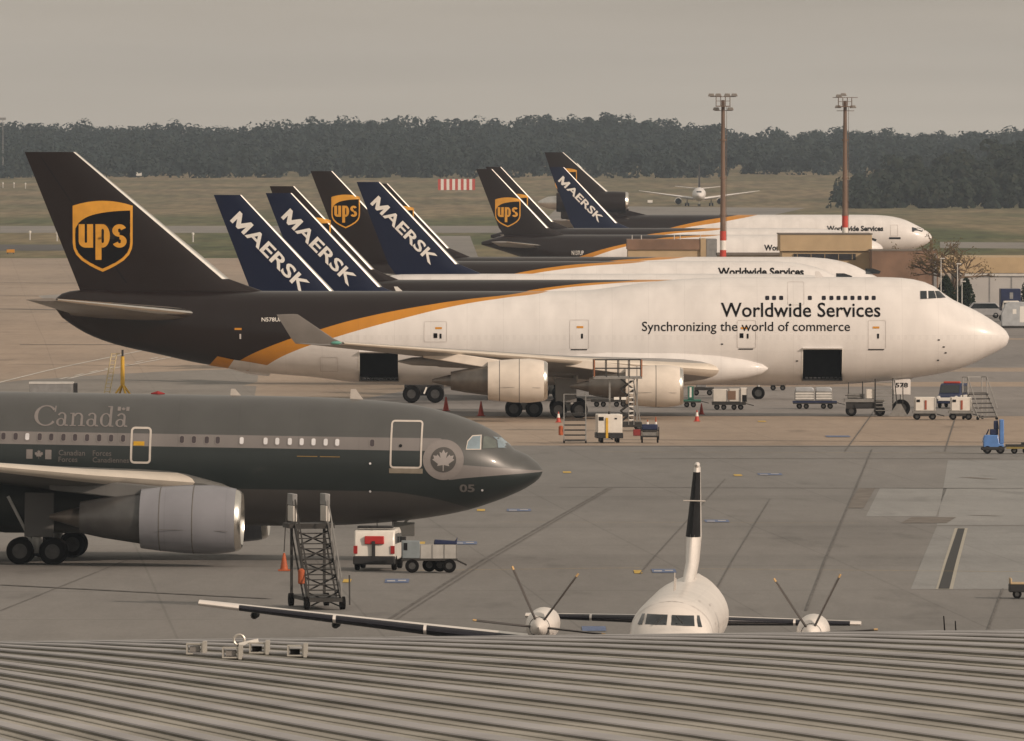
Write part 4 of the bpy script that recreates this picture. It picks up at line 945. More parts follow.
# ================================================================== turboprop behind the roof edge
def make_turboprop():
    d0 = 371.0
    root = thing('turboprop', 'white twin propeller airliner seen nose-on behind the metal roof', 'airplane', ((666 - 512) / F * d0, d0, GZ(d0) - .08), 0)
    root.rotation_euler = (R(-1.3), 0, R(-92.9))
    M_pw2 = plain_paint('turboprop_white', (.70, .66, .62), .3, .10)
    top = [(0, 2.32), (.15, 2.48), (.6, 2.66), (1.3, 2.80), (1.62, 2.9), (2.2, 3.26), (2.8, 3.48), (3.6, 3.62), (5, 3.68), (20, 3.70), (26, 3.6)]
    bot = [(0, 2.28), (.15, 2.1), (.6, 1.88), (1.5, 1.62), (3, 1.44), (4.5, 1.41), (17, 1.41), (22, 2.2), (26, 3.3)]
    wid = [(0, .02), (.15, .35), (.6, .75), (1.3, 1.08), (2, 1.22), (3, 1.30), (4, 1.33), (17, 1.33), (22, .85), (26, .12)]
    hull = Hull(26, top, bot, wid); hull.mesh(40, 90).build('fuselage', M_pw2, root, smooth=60)
    def front(off):
        def f(u, v):
            a, b = 0.0, 6.0
            for _ in range(34):
                m = (a + b) / 2
                if hull.b(m) < v < hull.t(m) and hull.y(m, v) > abs(u): b = m
                else: a = m
            return (-b + off, u, v)
        return f
    cx = 671
    def U(px, d=372.8): return (px - cx) / F * d * .985
    def V(py): return 17.62 - (py - YH) / F * 372.8
    M_pf = mat('cockpit_frame', (.03, .03, .03), .5)
    def pane(pts, name='windscreen'):
        q = [(U(x), V(y)) for x, y in pts]
        lay(shape_bm([q]), front(.035), name, M_glass, root, .12, .08)
    pane([(645.5, 626.3), (646.6, 616.4), (668, 616.4), (667.6, 626.3)]); pane([(672.3, 626.3), (672.3, 616.6), (694.5, 616.9), (696, 627)])
    pane([(637.3, 626.8), (641.2, 616.8), (644.2, 616.3), (642.4, 627)], 'side_window'); pane([(697.6, 616.8), (699.8, 617.2), (703.5, 628), (699.4, 627.6)], 'side_window')
    lay(shape_bm([rect(3.02, 1.9, 3.07, 3.55)]), hull.side(.012, 1), 'panel_joint', M_line, root, dv=.1); lay(shape_bm([rect(3.02, 1.9, 3.07, 3.55)]), hull.side(.012, -1), 'panel_joint', M_line, root, dv=.1)
    lay(shape_bm(frame(5.2, 2.75, 6.1, 3.5, .1, .05)), hull.side(.014, 1), 'hatch', M_line, root, dv=.1); lay(shape_bm(frame(7.4, 2.2, 9.0, 3.3, .1, .05)), hull.side(.014, 1), 'hatch', M_line, root, dv=.1)
    w_ = MB(); 
    for u in (-.4, .4): w_.bar((-1.45, u, 2.92), (-1.75, u * .5, 3.12), .03)
    w_.build('wipers', M_pf, root)
    # fin with dark boot, dorsal fillet, VHF arms
    fs = [(14.5, 0, 3.6, 9.0, .04), (18.6, 0, 4.2, 5.5, .08), (19.7, 0, 5.0, 4.6, .11), (22.4, 0, 7.2, 1.9, .11)]
    fin = surface(fs, 'fin', M_pw2, root, 'v'); le_strip([fs[2], (22.2, 0, 7.05, 2.1, .11)], M_dark, fin, 'v', .16, .012, 'deicing_boot')
    t = MB(); t.lathe([(-.4, .02), (-.2, .09), (.2, .09), (.4, .02)], (-22.7, 0, 7.28)); t.build('fin_cap', M_pw2, fin)
    t = MB(); t.tube((-21.0, -.36, 6.15), (-21.0, .36, 6.15), .02, n=8); t.build('vhf_aerial', M_cline, fin)
    for x, h_ in ((4.6, .5), (5.6, .3)): a = MB(); a.tube((-x, 0, 3.8), (-x - .1, 0, 3.87 + h_), .018, n=6); a.build('whip_aerial', M_cline, root)
    lay(shape_bm([rect(-.001, 0, .001, .001)]), lambda u, v: (-6, 0, 3.85), 'marking', M_dark, root, dv=0) if False else None
    M_boot = mat('deicing_boot', (.010, .010, .016), .5, 0, .15, 3)
    for sg in (-1, 1):
        # wing: port = +y
        zt = lambda y: 1.58 + (y - 1.2) * .0905
        def sec(y): k = (y - 1.2) / 14.1; return (8.6 + .9 * k, sg * y, zt(y), 3.7 - 2.1 * k, .15 - .03 * k)
        ws = [sec(1.0), sec(4.2), sec(9), sec(15.3)]
        wg = surface(ws, 'wing', M_pw2, root)
        for y0, y1 in ((1.4, 3.7), (4.8, 8.0), (8.1, 10.9), (11.0, 14.0)): le_strip([sec(y0), sec(y1)], M_boot, wg, 'h', .11, .006, 'deicing_boot')
        for yy in (13.6, 11.0):
            ff = MB(); ff.lathe([(-1.6, .04), (-.9, .12), (0, .12), (.6, .03)], (-10.7, sg * yy, zt(yy) - .24), 'x', 10); ff.build('flap_fairing', M_dark, wg)
        ts = [(21.2, sg * .5, 2.55, 2.5, .12), (22.0, sg * 5.5, 2.45, 1.4, .11)]
        ts = [(20.9, sg * .4, 2.22, 2.7, .12), (22.0, sg * 5.5, 2.22, 1.4, .11)]
        tp = surface(ts, 'tailplane', M_pw2, root)
        def ls(y): k = (y - .4) / 5.1; return (20.9 + 1.1 * k, sg * y, 2.22, 2.7 - 1.3 * k, .12 - .01 * k)
        for y0, y1 in ((.9, 3.3), (3.38, 5.15)): le_strip([ls(y0), ls(y1)], M_boot, tp, 'h', .16, .006, 'deicing_boot')
        # nacelle, spinner and six blades
        y, zc = sg * 4.28, 2.50
        n_ = MB(); n_.lathe([(0, .33), (-.25, .43), (-1.2, .50), (-3, .52), (-4.5, .45), (-6.5, .1)], (-6.25, y, zc), 'x', 24); ne = n_.build('engine_nacelle', M_pw2, root)
        p_ = MB(); p_.lathe([(.60, .02), (.5, .12), (.25, .24), (0, .31), (-.08, .31)], (-6.2, y, zc), 'x', 24, cap1=True); pr = p_.build('propeller', M_pw2, root)
        a0 = 55 if sg < 0 else 65
        for k in range(6):
            a = R(a0 + 60 * k); dv = Vector((0, math.cos(a), math.sin(a))); pv = Vector((0, -math.sin(a), math.cos(a)))
            bl = MB(); rings = []; o = Vector((-6.1, y, zc))
            for r_, ch, tw in ((.28, .07, 84), (.55, .13, 82), (1.1, .17, 81), (1.7, .15, 80), (1.98, .12, 80), (2.1, .06, 80)):
                ax = (Vector((1, 0, 0)) * math.sin(R(tw)) + pv * math.cos(R(tw))); th = pv * math.sin(R(tw)) - Vector((1, 0, 0)) * math.cos(R(tw)); c = o + dv * r_
                rings.append([c + ax * ch, c + ax * ch * .3 + th * .04, c - ax * ch, c + ax * ch * .1 - th * .03])
            bl.loft(rings[:5]); bl.cur = 1; bl.loft(rings[4:]); bl.build('blade', [mat('blade_dark', (.055, .045, .04), .35, 0, .15, 2), mat('blade_tip', (.55, .36, .16), .4)], pr, smooth=50)
    return root
make_turboprop()
# tips of another parked propeller are hidden: only two thin rods show at the roof edge (built with the roof)

# ================================================================== corrugated roof in front
M_roof = mat('roof_sheet', (.31, .30, .27), .50, .2, .24, 1.3, stretch=(.25, 3, 1)); M_rib = mat('roof_rib', (.335, .33, .335), .45, .25, .18, 1.3, stretch=(.25, 3, 1))
M_fascia = mat('roof_wall', (.40, .39, .37), .7, 0, .08, .8)
RD, RP, RQ = 70.0, .34, 1.95
def RQX(x):
    return 1.62 * x - (.21 * x * x if x < 0 else 0) if x > -5 else 1.62 * x - 5.25 + 2.1 * (x + 5)
def roof_n(n):
    """row shift below the crest (px at this focal length) at n ribs from the crest"""
    return 4 + 3 * n + .75 * n * n
def roof_z(x, d):
    n = (RD - d) / RP
    return CZ - (638.5 + roof_n(n) - YH) / F * RD * (d / RD) + .0112 * x
def make_roof():
    root = thing('terminal_roof', 'grey ribbed sheet metal roof filling the bottom of the view', 'roof', (0, 0, 0), 0)
    prof = [(0, 0), (.16, 0), (.19, .010), (.235, .011), (.26, .006), (.255, 0), (.60, 0), (.645, .021), (.70, .024), (.91, .024), (.955, .022), (.962, .014), (.915, .011), (.915, 0)]
    xs = [-26 + .5 * i for i in range(105)]
    cols = []
    nmin, nmax = -7.0, 26.0
    phis = []
    k0 = int(nmin - RQX(26)) - 1; k1 = int(nmax - RQX(-26)) + 2
    for k in range(k0, k1):
        for p, h_ in prof: phis.append((k + p, h_))
    vs = []; idx = {}; fs = []; ms = []
    for i, (ph, h_) in enumerate(phis):
        for j, x in enumerate(xs):
            n = ph + RQX(x)
            if nmin <= n <= nmax:
                d = RD - RP * n; idx[(i, j)] = len(vs); vs.append((x, d, roof_z(x, d) + h_))
    for i in range(len(phis) - 1):
        for j in range(len(xs) - 1):
            q = [(i, j), (i, j + 1), (i + 1, j + 1), (i + 1, j)]
            if all(t in idx for t in q): fs.append(tuple(idx[t] for t in q)); ms.append(1 if 6 <= i % len(prof) <= 10 else 0)
    mb = MB(); mb.add(vs, fs); mb.m = ms; mb.build('roof_sheet', [M_roof, M_rib], root, smooth=25)
    # body of the building below the sheet
    b = MB(); ring0 = []; ds = [RD - RP * n for n in (nmin + 1.2, -2, 2, 6, 10, 15, 20, nmax - 1.2)]
    for x in (-25.5, 25.5):
        t = [(x, d, roof_z(x, d) - .12) for d in ds]; ring0.append(t + [(x, ds[-1], GZ(ds[-1])), (x, ds[0], GZ(ds[0]))])
    b.loft(ring0); b.build('building_wall', M_fascia, root, smooth=0)
    return root
make_roof()
def on_roof(px, py):
    best = None; d = RD + 1.6 * RP
    while d > 62:
        x = (px - 512) / F * d; y = YH + (CZ - roof_z(x, d)) * F / d
        if y > py: break
        d -= .01
    return Vector((x, d, roof_z(x, d)))
M_brk = mat('bracket_metal', (.46, .44, .40), .4, .4, .15, 6)
for i, (px, py, lb) in enumerate(((195, 656, 'leftmost small open metal bracket box on the ribbed roof'), (231, 660, 'small metal bracket box left of the roof ring, set lower than the others'),
                                  (258, 655, 'small metal bracket box with a bright arm beside the ring on the roof'), (296, 658, 'rightmost small metal bracket box with dark opening on the ribbed roof'))):
    p = on_roof(px, py); t = thing('roof_bracket', lb, 'bracket', p, R(-4), 'brackets on the ribbed roof')
    for k, (x0, x1, z0, z1) in enumerate(((-.05, .05, .012, .02), (-.05, .05, .066, .074), (-.05, -.041, .012, .074), (.041, .05, .012, .074))):
        pass
    b = MB(); b.bb(-.05, .045, -.03, .03, .01, .018); b.bb(-.05, .045, -.03, .03, .066, .074); b.bb(-.05, -.042, -.03, .03, .018, .066); b.bb(.037, .045, -.03, .03, .018, .066); b.build('clamp', M_brk, t, smooth=0)
    b = MB(); b.bb(-.03, .028, -.012, .012, .024, .056) if i < 2 else b.bb(-.035, .02, .0, .02, .02, .05); b.build('clamp_core', M_dark if i > 1 else mat('core_grey', (.22, .21, .2), .5), t, smooth=0)
    b = MB(); b.bb(.046, .066, -.04, .04, .004, .086); b.build('end_plate', M_brk, t, smooth=0)
    if i == 2: b = MB(); b.bar((-.11, 0, .06), (.0, 0, .085), .02); b.build('arm', M_txtw, t)
p = on_roof(239, 653); t = thing('ring_post', 'small upright metal ring on a short post among the roof brackets', 'ring', p)
b = MB()
for k in range(20):
    a0, a1 = R(18 * k), R(18 * (k + 1)); b.tube((.031 * math.cos(a0), 0, .075 + .031 * math.sin(a0)), (.031 * math.cos(a1), 0, .075 + .031 * math.sin(a1)), .008, n=6)
b.build('ring', M_brk, t); b = MB(); b.tube((0, 0, 0), (0, 0, .05), .012, n=8); b.build('post', M_dark, t)
t = thing('roof_aerial', 'pair of thin dark aerial rods rising behind the right part of the roof edge', 'aerial', Vector(((951 - 512) / F * 71.3, 71.3, roof_z(2.6, 71.3))))
for dx, h_, ln in ((-.03, .125, .012), (.035, .095, .008)): b = MB(); b.tube((dx, 0, -.05), (dx - ln, 0, h_), .006, .004, n=6); b.build('rod', M_dark, t)

# ================================================================== buildings, masts and greenery on the far side
M_beige = mat('cladding_beige', (.44, .33, .20), .7, 0, .10, .5); M_beiged = mat('cladding_shadow', (.05, .045, .04), .7, 0, .2, 1); M_rust = mat('wall_brown', (.20, .125, .085), .8, 0, .30, .35, bump=.2)
M_wallw = mat('wall_pale', (.42, .41, .40), .7, 0, .12, .25); M_roofd = mat('roof_flat', (.16, .14, .12), .8, 0, .15, .5); M_grey = mat('steel_grey', (.26, .26, .26), .5, .3, .15, 2); M_lgrey = mat('light_grey_paint', (.50, .49, .47), .5, 0, .12, 2)
def block(name, label, cat, x0, x1, y_top, d, depth):
    z0 = GZ(d); p0 = P(x0, y_top, d); p1 = P(x1, y_top, d)
    t = thing(name, label, cat, ((p0.x + p1.x) / 2, d, z0)); return t, (p1.x - p0.x) / 2, p0.z - z0
t, hw, h = block('cargo_office', 'low flat roofed beige building with dark window band in front of the far white noses', 'building', 780, 872, 234.5, 1400, 14)
b = MB(); b.bb(-hw + .25, hw - .25, .3, 13.7, 0, h - 2.0); b.build('wall', M_beige, t)
b = MB(); b.bb(-hw + 1.6, hw - 1.9, .15, .32, h - 2.95, h - 2.25); b.build('window_band', mat('office_glass', (.03, .03, .035), .15), t)
b = MB(); b.bb(-hw, hw, 0, 14, h - 1.95, h); b.build('roof_fascia', M_beige, t, bevel=.05); b = MB(); b.bb(-hw - .08, hw + .08, -.08, 14.08, h + .002, h + .12); b.build('roof_edge', M_roofd, t)
b = MB()
for k in range(5): b.bb(-hw + 2 + k * 1.6, -hw + 2.06 + k * 1.6, .05, .15, h - 4.6, h - 2.3)
b.build('mullions', M_beige, t); b = MB(); b.bb(-hw + .25, hw - 2.6, .1, .28, h - 4.2, h - 3.9); b.build('rail', M_lgrey, t)
t, hw, h = block('storage_shed', 'long low beige shed with brown upper wall, left of the red banded mast', 'building', 628, 717, 239.5, 1420, 12)
b = MB(); b.bb(-hw, hw - 1.0, .2, 12, 0, h - 1.2); b.build('wall', M_beige, t); b = MB(); b.bb(-hw - .1, hw - 2.0, 0, 12.1, h - 1.2, h); b.build('upper_wall', M_rust, t)
b = MB(); b.bb(hw - 1.95, hw - 1.3, -.1, 11, h - 2.2, h + .1); b.build('corner_pier', M_beige, t); b = MB(); b.bb(hw - 1.25, hw, .1, 11, 0, h + .05); b.build('end_bay', M_grey, t)
for k in (.5, 1.6, 5.5, 6.2, 8.6): b = MB(); b.tube((-hw + k, 2, h), (-hw + k, 2, h + .5), .06, n=6); b.build('roof_vent', M_lgrey, t)
b = MB(); b.bb(hw, hw + 7.5, .3, 8, 0, h - 1.9); b.build('annexe', M_beige, t)
b = MB(); b.bb(hw - .1, hw + 7.6, .1, 8.1, h - 1.88, h - 1.6); b.build('annexe_roof', M_roofd, t)
t, hw, h = block('brown_wall_block', 'weathered brown blank walled block beside the beige building', 'building', 872, 938, 251, 1390, 10)
b = MB(); b.bb(-hw, hw, 0, 10, 0, h); b.build('wall', M_rust, t); b = MB(); b.bb(-hw - .06, hw + .06, -.06, 10.06, h + .002, h + .15); b.build('coping', M_roofd, t); b = MB(); b.bb(hw - .5, hw - .15, -.15, -.02, 0, h - .3); b.build('downpipe', M_grey, t)
t, hw, h = block('freight_hall', 'pale grey hall with beige roof strip at the right edge of the view', 'building', 925, 1100, 257.5, 1420, 30)
b = MB(); b.bb(-hw + 4.2, hw, 0, 30, 0, h - 1.9); b.build('wall', M_wallw, t); b = MB(); b.bb(-hw, hw + .2, .6, 31, h - 1.85, h); b.build('roof_strip', M_beige, t); b = MB(); b.bb(-hw + 3.8, hw + .2, -.2, .55, h - 2.2, h - 1.9); b.build('gutter', M_lgrey, t)
b = MB()
for k in range(7): b.bb(-hw + 5 + k * 2.6, -hw + 5.12 + k * 2.6, -.06, 0, 0, h - 2.2)
b.build('wall_joints', M_grey, t)

M_mast = mat('mast_rust', (.17, .115, .085), .7, .2, .25, 1, stretch=(1, 1, .3)); M_red = mat('band_red', (.46, .055, .035), .6, 0, .12, 2)
def mast(px, base_d, top_y, label, red, white, full):
    x = (px - 512) / F * base_d; z0 = GZ(base_d); ztop = CZ - (top_y - YH) / F * base_d - z0
    t = thing('light_mast', label, 'light mast', (x, base_d, z0), 0, 'floodlight masts'); k = base_d / F
    zz = lambda y: CZ - (y - YH) * k - z0
    b = MB(); n = 6
    zs = [0, zz(240), zz(180), zz(140), ztop - 1.0]; rs = [.36, .33, .30, .26, .22]
    b.tube((0, 0, zz(red[0])), (0, 0, ztop - 1), .34, .20, n=14)
    for y in (215, 178, 140): b.tube((0, 0, zz(y) - .08), (0, 0, zz(y) + .08), .40, n=14)
    b.build('pole', M_mast, t)
    b = MB(); b.tube((0, 0, zz(red[1])), (0, 0, zz(red[0])), .37, n=14); b.build('red_band', M_red, t)
    b = MB(); b.tube((0, 0, zz(white)), (0, 0, zz(red[1])), .37, n=14); b.build('white_band', M_txtw, t)
    b = MB(); b.tube((0, 0, 0), (0, 0, zz(white)), .38, n=14); b.build('base_band', M_red, t)
    b = MB(); b.bb(-.85, .85, -.8, .8, ztop - 1.75, ztop - 1.65)
    for sx in (-.8, -.27, .27, .8):
        for sy in (-.75, .75): b.tube((sx, sy, ztop - 1.7), (sx, sy, ztop - .6), .035, n=6)
    for zr in (ztop - 1.1, ztop - .6):
        for sy in (-.75, .75): b.bar((-.8, sy, zr), (.8, sy, zr), .05)
        for sx in (-.8, .8): b.bar((sx, -.75, zr), (sx, .75, zr), .05)
    b.build('platform', M_mast, t)
    M_l = mat('lamp_casing', (.26, .24, .22), .4, .4, .15, 3)
    pos = [(-1.35, ztop - .4), (-.55, ztop - .4), (.5, ztop - .4), (1.3, ztop - .4), (-.8, ztop - 2.0), (.85, ztop - 2.0)] if full else [(-.75, ztop - .4), (-.2, ztop - .25), (-.85, ztop - 1.7), (.95, ztop - 1.7)]
    for lx, lz in pos:
        b = MB(); b.prism([(lx - .40, lz - .17), (lx + .40, lz - .17), (lx + .28, lz + .17), (lx - .28, lz + .17)], 'y', -.3, .25); b.build('floodlight', M_l, t, bevel=.04)
    b = MB(); b.bar((-1.5, 0, ztop - .6), (1.5, 0, ztop - .6), .07); b.bar((-1.0, 0, ztop - 2.2), (1.1, 0, ztop - 2.2), .07); b.build('crossbar', M_mast, t)
    b = MB(); [b.bar((.42, -.1, zz(240) + q * .6), (.42, .25, zz(240) + q * .6), .03) for q in range(int((ztop - 3 - zz(240)) / .6))]
    b.bar((.42, -.1, zz(240)), (.42, -.1, ztop - 1.75), .04); b.bar((.42, .25, zz(240)), (.42, .25, ztop - 1.75), .04); b.build('ladder', M_mast, t)
mast(723, 1385, 91.5, 'left floodlight mast with a red banded foot and a full crown of lamps', (231, 240.5), 250, True)
mast(845, 1440, 92.5, 'right floodlight mast rising behind the beige building, with fewer lamps', (215.5, 227.5), 240, False)

def bare_tree(loc, hgt, label):
    t = thing('bare_tree', label, 'tree', loc); rn = random.Random(11)
    tr = MB(); tw = MB(); tips = []
    def grow(p, d, ln, r, lev):
        q = p + d * ln; (tr if lev < 2 else tw).tube(p, q, r, r * .7, n=6 if lev < 2 else 4)
        if lev == 4: tips.append(q); return
        for _ in range(4 if lev < 3 else 3):
            nd = (d + Vector((rn.gauss(0, .75), rn.gauss(0, .75), rn.gauss(.06, .35)))).normalized(); grow(p + d * ln * rn.uniform(.55, 1), nd, ln * rn.uniform(.58, .8), r * .66, lev + 1)
    grow(Vector((0, 0, 0)), Vector((.03, 0, 1)), hgt * .32, .24, 0)
    tr.build('trunk', mat('bark', (.10, .07, .05), .9, 0, .2, 2), t); tw.build('twigs', mat('twig', (.13, .09, .055), .9, 0, .2, 2), t)
    vs = []; fs = []
    for q in tips:
        for _ in range(5):
            c = q + Vector((rn.gauss(0, .3), rn.gauss(0, .3), rn.gauss(0, .25))); a = Vector((rn.gauss(0, 1), rn.gauss(0, 1), rn.gauss(0, 1))).normalized() * .11; bb_ = a.orthogonal().normalized() * .08
            o = len(vs); vs += [c - a, c + bb_, c + a, c - bb_]; fs.append((o, o + 1, o + 2, o + 3))
    m = MB(); m.add(vs, fs); m.build('crown', leaf_mat('sparse_leaf', (.10, .075, .03), (.14, .10, .04), (.12, .11, .03)), t, smooth=0)
g = G(951, 318); bare_tree(Vector(((953 - 512) / F * 1375, 1375, GZ(1375))), 13.5, 'nearly bare spreading tree in front of the pale hall')
bare_tree(Vector(((913 - 512) / F * 1470, 1470, GZ(1470))), 10.6, 'thin yellowish tree top showing above the brown wall')
def conifer(px, d, hgt, r, label, seed):
    t = thing('conifer', label, 'tree', ((px - 512) / F * d, d, GZ(d)), 0, 'dark evergreens by the parking lot'); rn = random.Random(seed)
    b = MB(); b.tube((0, 0, 0), (0, 0, hgt * .9), .14, .04, n=8); b.build('trunk', mat('bark', (.10, .07, .05)), t)
    vs = []; fs = []
    for _ in range(1100):
        z = rn.uniform(.05, 1); rr = r * (1 - z) ** .6 * rn.uniform(.45, 1.15); a = rn.uniform(0, 6.283)
        c = Vector((rr * math.cos(a), rr * math.sin(a), z * hgt)); u = Vector((rn.gauss(0, 1), rn.gauss(0, 1), rn.gauss(0, 1))).normalized() * .22; v = u.orthogonal().normalized() * .13
        o = len(vs); vs += [c - u, c + v, c + u, c - v]; fs.append((o, o + 1, o + 2, o + 3))
    m = MB(); m.add(vs, fs); m.build('crown', leaf_mat('needle', (.014, .026, .014), (.022, .034, .016), (.03, .036, .014)), t, smooth=0)
conifer(946, 1368, 4.6, 1.6, 'left dark evergreen bush in front of the pale hall', 1); conifer(966, 1372, 4.3, 1.4, 'right dark evergreen bush near the parked grey vans', 2); conifer(957, 1380, 3.4, 1.3, 'middle low dark evergreen bush between two taller ones', 4); conifer(1031, 1385, 5.5, 1.5, 'dark evergreen at the right edge before the pale hall', 8)
for px, lb in ((941, 'thin pale lamp post left of the bare tree'), (957.5, 'thin pale lamp post in the middle of the bushes'), (962, 'short thin pale lamp post close by the right bush')):
    d = 1362; t = thing('lamp_post', lb, 'lamp post', ((px - 512) / F * d, d, GZ(d)), 0, 'thin posts by the bushes'); hh = {941: 6.6, 957.5: 6.0, 962: 4.0}[px]
    b = MB(); b.tube((0, 0, 0), (0, 0, hh), .07, .05, n=8); b.build('pole', M_lgrey, t); b = MB(); b.box((.15, 0, hh + .06), (.55, .25, .14)); b.build('lamp_head', M_lgrey, t, bevel=.03)

# field furniture
t = thing('barrier', 'distant red and white striped barrier standing in the grass', 'barrier', P(456.5, 190, G(456, 190).y)); d = t.location.y; k = d / F
for i in range(13):
    x0 = (-18.5 + 37 / 13 * i) * k; b = MB(); b.bb(x0, x0 + 37 / 13 * k, 0, .3, .0, 11 * k); b.build('panel', M_red if i % 2 == 0 else M_txtw, t, smooth=0)
def field_sign(px, py, wpx, hpx, m, label, name='runway_sign', cat='sign'):
    p = G(px, py); k = p.y / F; t = thing(name, label, cat, p, 0)
    b = MB(); b.bb(-wpx / 2 * k, wpx / 2 * k, 0, .4, .25, .25 + hpx * k); b.build('panel', m, t, bevel=.03); b = MB()
    for sx in (-.35, .35): b.bb(sx * wpx * k - .06, sx * wpx * k + .06, .1, .3, 0, .25)
    b.build('feet', M_dark, t)
field_sign(10.5, 254, 8, 3.2, M_goldtxt, 'yellow and black taxiway sign on the grass at far left'); field_sign(911, 246, 5, 3.2, M_goldtxt, 'small yellow sign on the grass beyond the brown wall')
field_sign(139, 176.5, 5.5, 3.5, M_txtw, 'tiny white hut at the foot of the far woods', 'field_hut', 'hut'); field_sign(650 + 0, 203.5, 5, 2.6, M_txtw, 'small white box on the far taxiway edge left of the airliner', 'field_box', 'box')
field_sign(900, 202, 4.5, 2.2, M_txtw, 'small white box in front of the right hand wood', 'field_box', 'box')
for i, (px, py) in enumerate(((14, 188), (25.5, 188.5), (57, 241), (30, 240), (193, 242), (3, 188))):
    p = G(px, py); t = thing('approach_light', ['white light post pair far left in the dry grass', 'second thin white light post in the dry grass', 'white light post on the green strip behind the big tail', 'small white light post on the green strip, leftmost', 'white topped post on the grass right of the big brown tail', 'white light post at the left border in dry grass'][i], 'light', p, 0, 'white field lights')
    b = MB(); b.tube((0, 0, 0), (0, 0, 1.4), .14, n=8); b.build('post', M_lgrey, t); b = MB(); b.lathe([(1.35, .2), (1.75, .28), (1.9, .05)], (0, 0, 0), 'z', 10, True, True); b.build('lamp', M_txtw, t)
p = G(4, 181.5); t = thing('radio_mast', 'thin pole with a small head above the woods at the left border', 'mast', P(3, 178, 4320)); b = MB(); b.tube((0, 0, 0), (0, 0, 21), .18, .1, n=6); b.build('pole', M_grey, t); b = MB(); b.box((0, 0, 21.3), (2.2, .5, .9)); b.build('head', M_grey, t)

# ================================================================== ground vehicles and equipment
M_vw = mat('vehicle_white', (.66, .63, .58), .35, 0, .08, 2, coat=.3); M_steel = mat('galvanised', (.27, .265, .255), .45, .5, .15, 3); M_dsteel = mat('dark_steel', (.04, .038, .036), .55, .3, .2, 3); M_orange = mat('safety_orange', (.36, .085, .03), .6, 0, .15, 4)
M_blue = mat('tug_blue', (.09, .20, .46), .4, 0, .12, 2, coat=.2); M_dblue = mat('dark_blue', (.018, .026, .07), .45, 0, .15, 2); M_green = mat('equipment_green', (.03, .14, .10), .5, 0, .15, 2); M_bumper = mat('bumper_black', (.025, .025, .026), .6, 0, .15, 3); M_yel = mat('stand_yellow', (.60, .36, .04), .5, 0, .12, 2)
M_silver = mat('silver_cover', (.44, .46, .48), .4, .3, .15, 1.5); M_board = mat('crate_white', (.58, .55, .50), .6, 0, .10, 1.5)
def vw(parent, x, y, z, r, w_): 
    b = MB(); b.lathe([(-w_ / 2, r * .5), (-w_ / 2, r * .88), (-w_ * .3, r), (w_ * .3, r), (w_ / 2, r * .88), (w_ / 2, r * .5)], (x, y, z), 'y', 20)
    b.cur = 1; b.lathe([(-w_ * .42, .02), (-w_ * .44, r * .5), (w_ * .44, r * .5), (w_ * .42, .02)], (x, y, z), 'y', 14, True, True); return b.build('wheel', [M_tyre, M_hub], parent)
def place(px, py, dz=0.0): p = G(px, py); p.z += .045 + dz; return p

M_steel2 = mat('stair_steel', (.12, .115, .11), .45, .4, .2, 3)
def air_stairs():
    t = thing('boarding_stairs', 'tall dark metal boarding stairs with white rail boxes, left of the white van', 'stairs', place(325, 611), R(10))
    n = 15; Hh = 3.12; run = 3.3; w_ = .64
    for sx in (-1, 1):
        b = MB(); b.bar((sx * w_, 0, .25), (sx * w_, run, Hh), .07, .26); b.build('stringer', M_steel2 if sx > 0 else M_dsteel, t)
        b = MB(); b.bar((sx * w_, 0, 1.2), (sx * w_, run, Hh + 1.0), .05); 
        for k in range(5): q = k / 4; b.bar((sx * w_, run * q, .25 + (Hh - .25) * q), (sx * w_, run * q, 1.2 + (Hh - .2) * q), .04)
        b.build('handrail', M_steel if sx > 0 else M_dsteel, t)
        b = MB(); b.bb(sx * w_ - .09, sx * w_ + .09, run + .1, run + 1.3, Hh + .15, Hh + .75); b.build('rail_panel', M_vw, t, bevel=.02)
        b = MB(); b.bb(sx * w_ - .1, sx * w_ + .1, run + .1, run + 1.3, Hh + .78, Hh + 1.22); b.build('rail_gate', M_grey, t, bevel=.02)
    b = MB()
    for k in range(n): q = (k + .5) / n; b.bb(-w_, w_, run * q - .12, run * q + .12, .25 + (Hh - .25) * q - .02, .25 + (Hh - .25) * q + .02)
    b.build('treads', M_dsteel, t)
    b = MB()
    for k in range(5): q0, q1 = k / 5, (k + 1) / 5; b.bar((-w_, run * q0, .1 + (Hh - .3) * q0), (w_, run * q1, .1 + (Hh - .3) * q1), .05); b.bar((w_, run * q0, .1 + (Hh - .3) * q0), (-w_, run * q1, .1 + (Hh - .3) * q1), .05)
    b.build('cross_braces', M_dsteel, t)
    b = MB(); b.bb(-w_ - .25, w_ + .25, run - .1, run + 1.5, Hh - .1, Hh + .08); b.build('platform', M_dsteel, t)
    b = MB(); b.bb(-w_, w_, -.2, run + 1.2, .3, .45)
    for sx in (-1, 1): b.bar((sx * w_, run + .9, .4), (sx * w_, run + .9, Hh), .1); b.bar((sx * w_, 1.2, .4), (sx * w_, run + .8, Hh - .4), .06)
    b.build('chassis', M_dsteel, t)
    for sx in (-1, 1):
        for yy in (.1, run + .7): vw_ = MB(); vw_.lathe([(-.09, .12), (-.09, .25), (.09, .25), (.09, .12)], (sx * (w_ + .05), yy, .25), 'x', 16, True, True); vw_.build('wheel', M_tyre, t)
    b = MB(); b.bar((w_ + .28, -.2, .2), (w_ + .35, .3, 1.3), .06); b.build('tow_bar', M_dsteel, t)
    b = MB(); b.lathe([(0, .02), (.05, .13), (.55, .13), (.62, .05)], (-w_ - .22, .4, .95), 'z', 14, True, True); b.build('orange_canister', M_orange, t)
air_stairs()
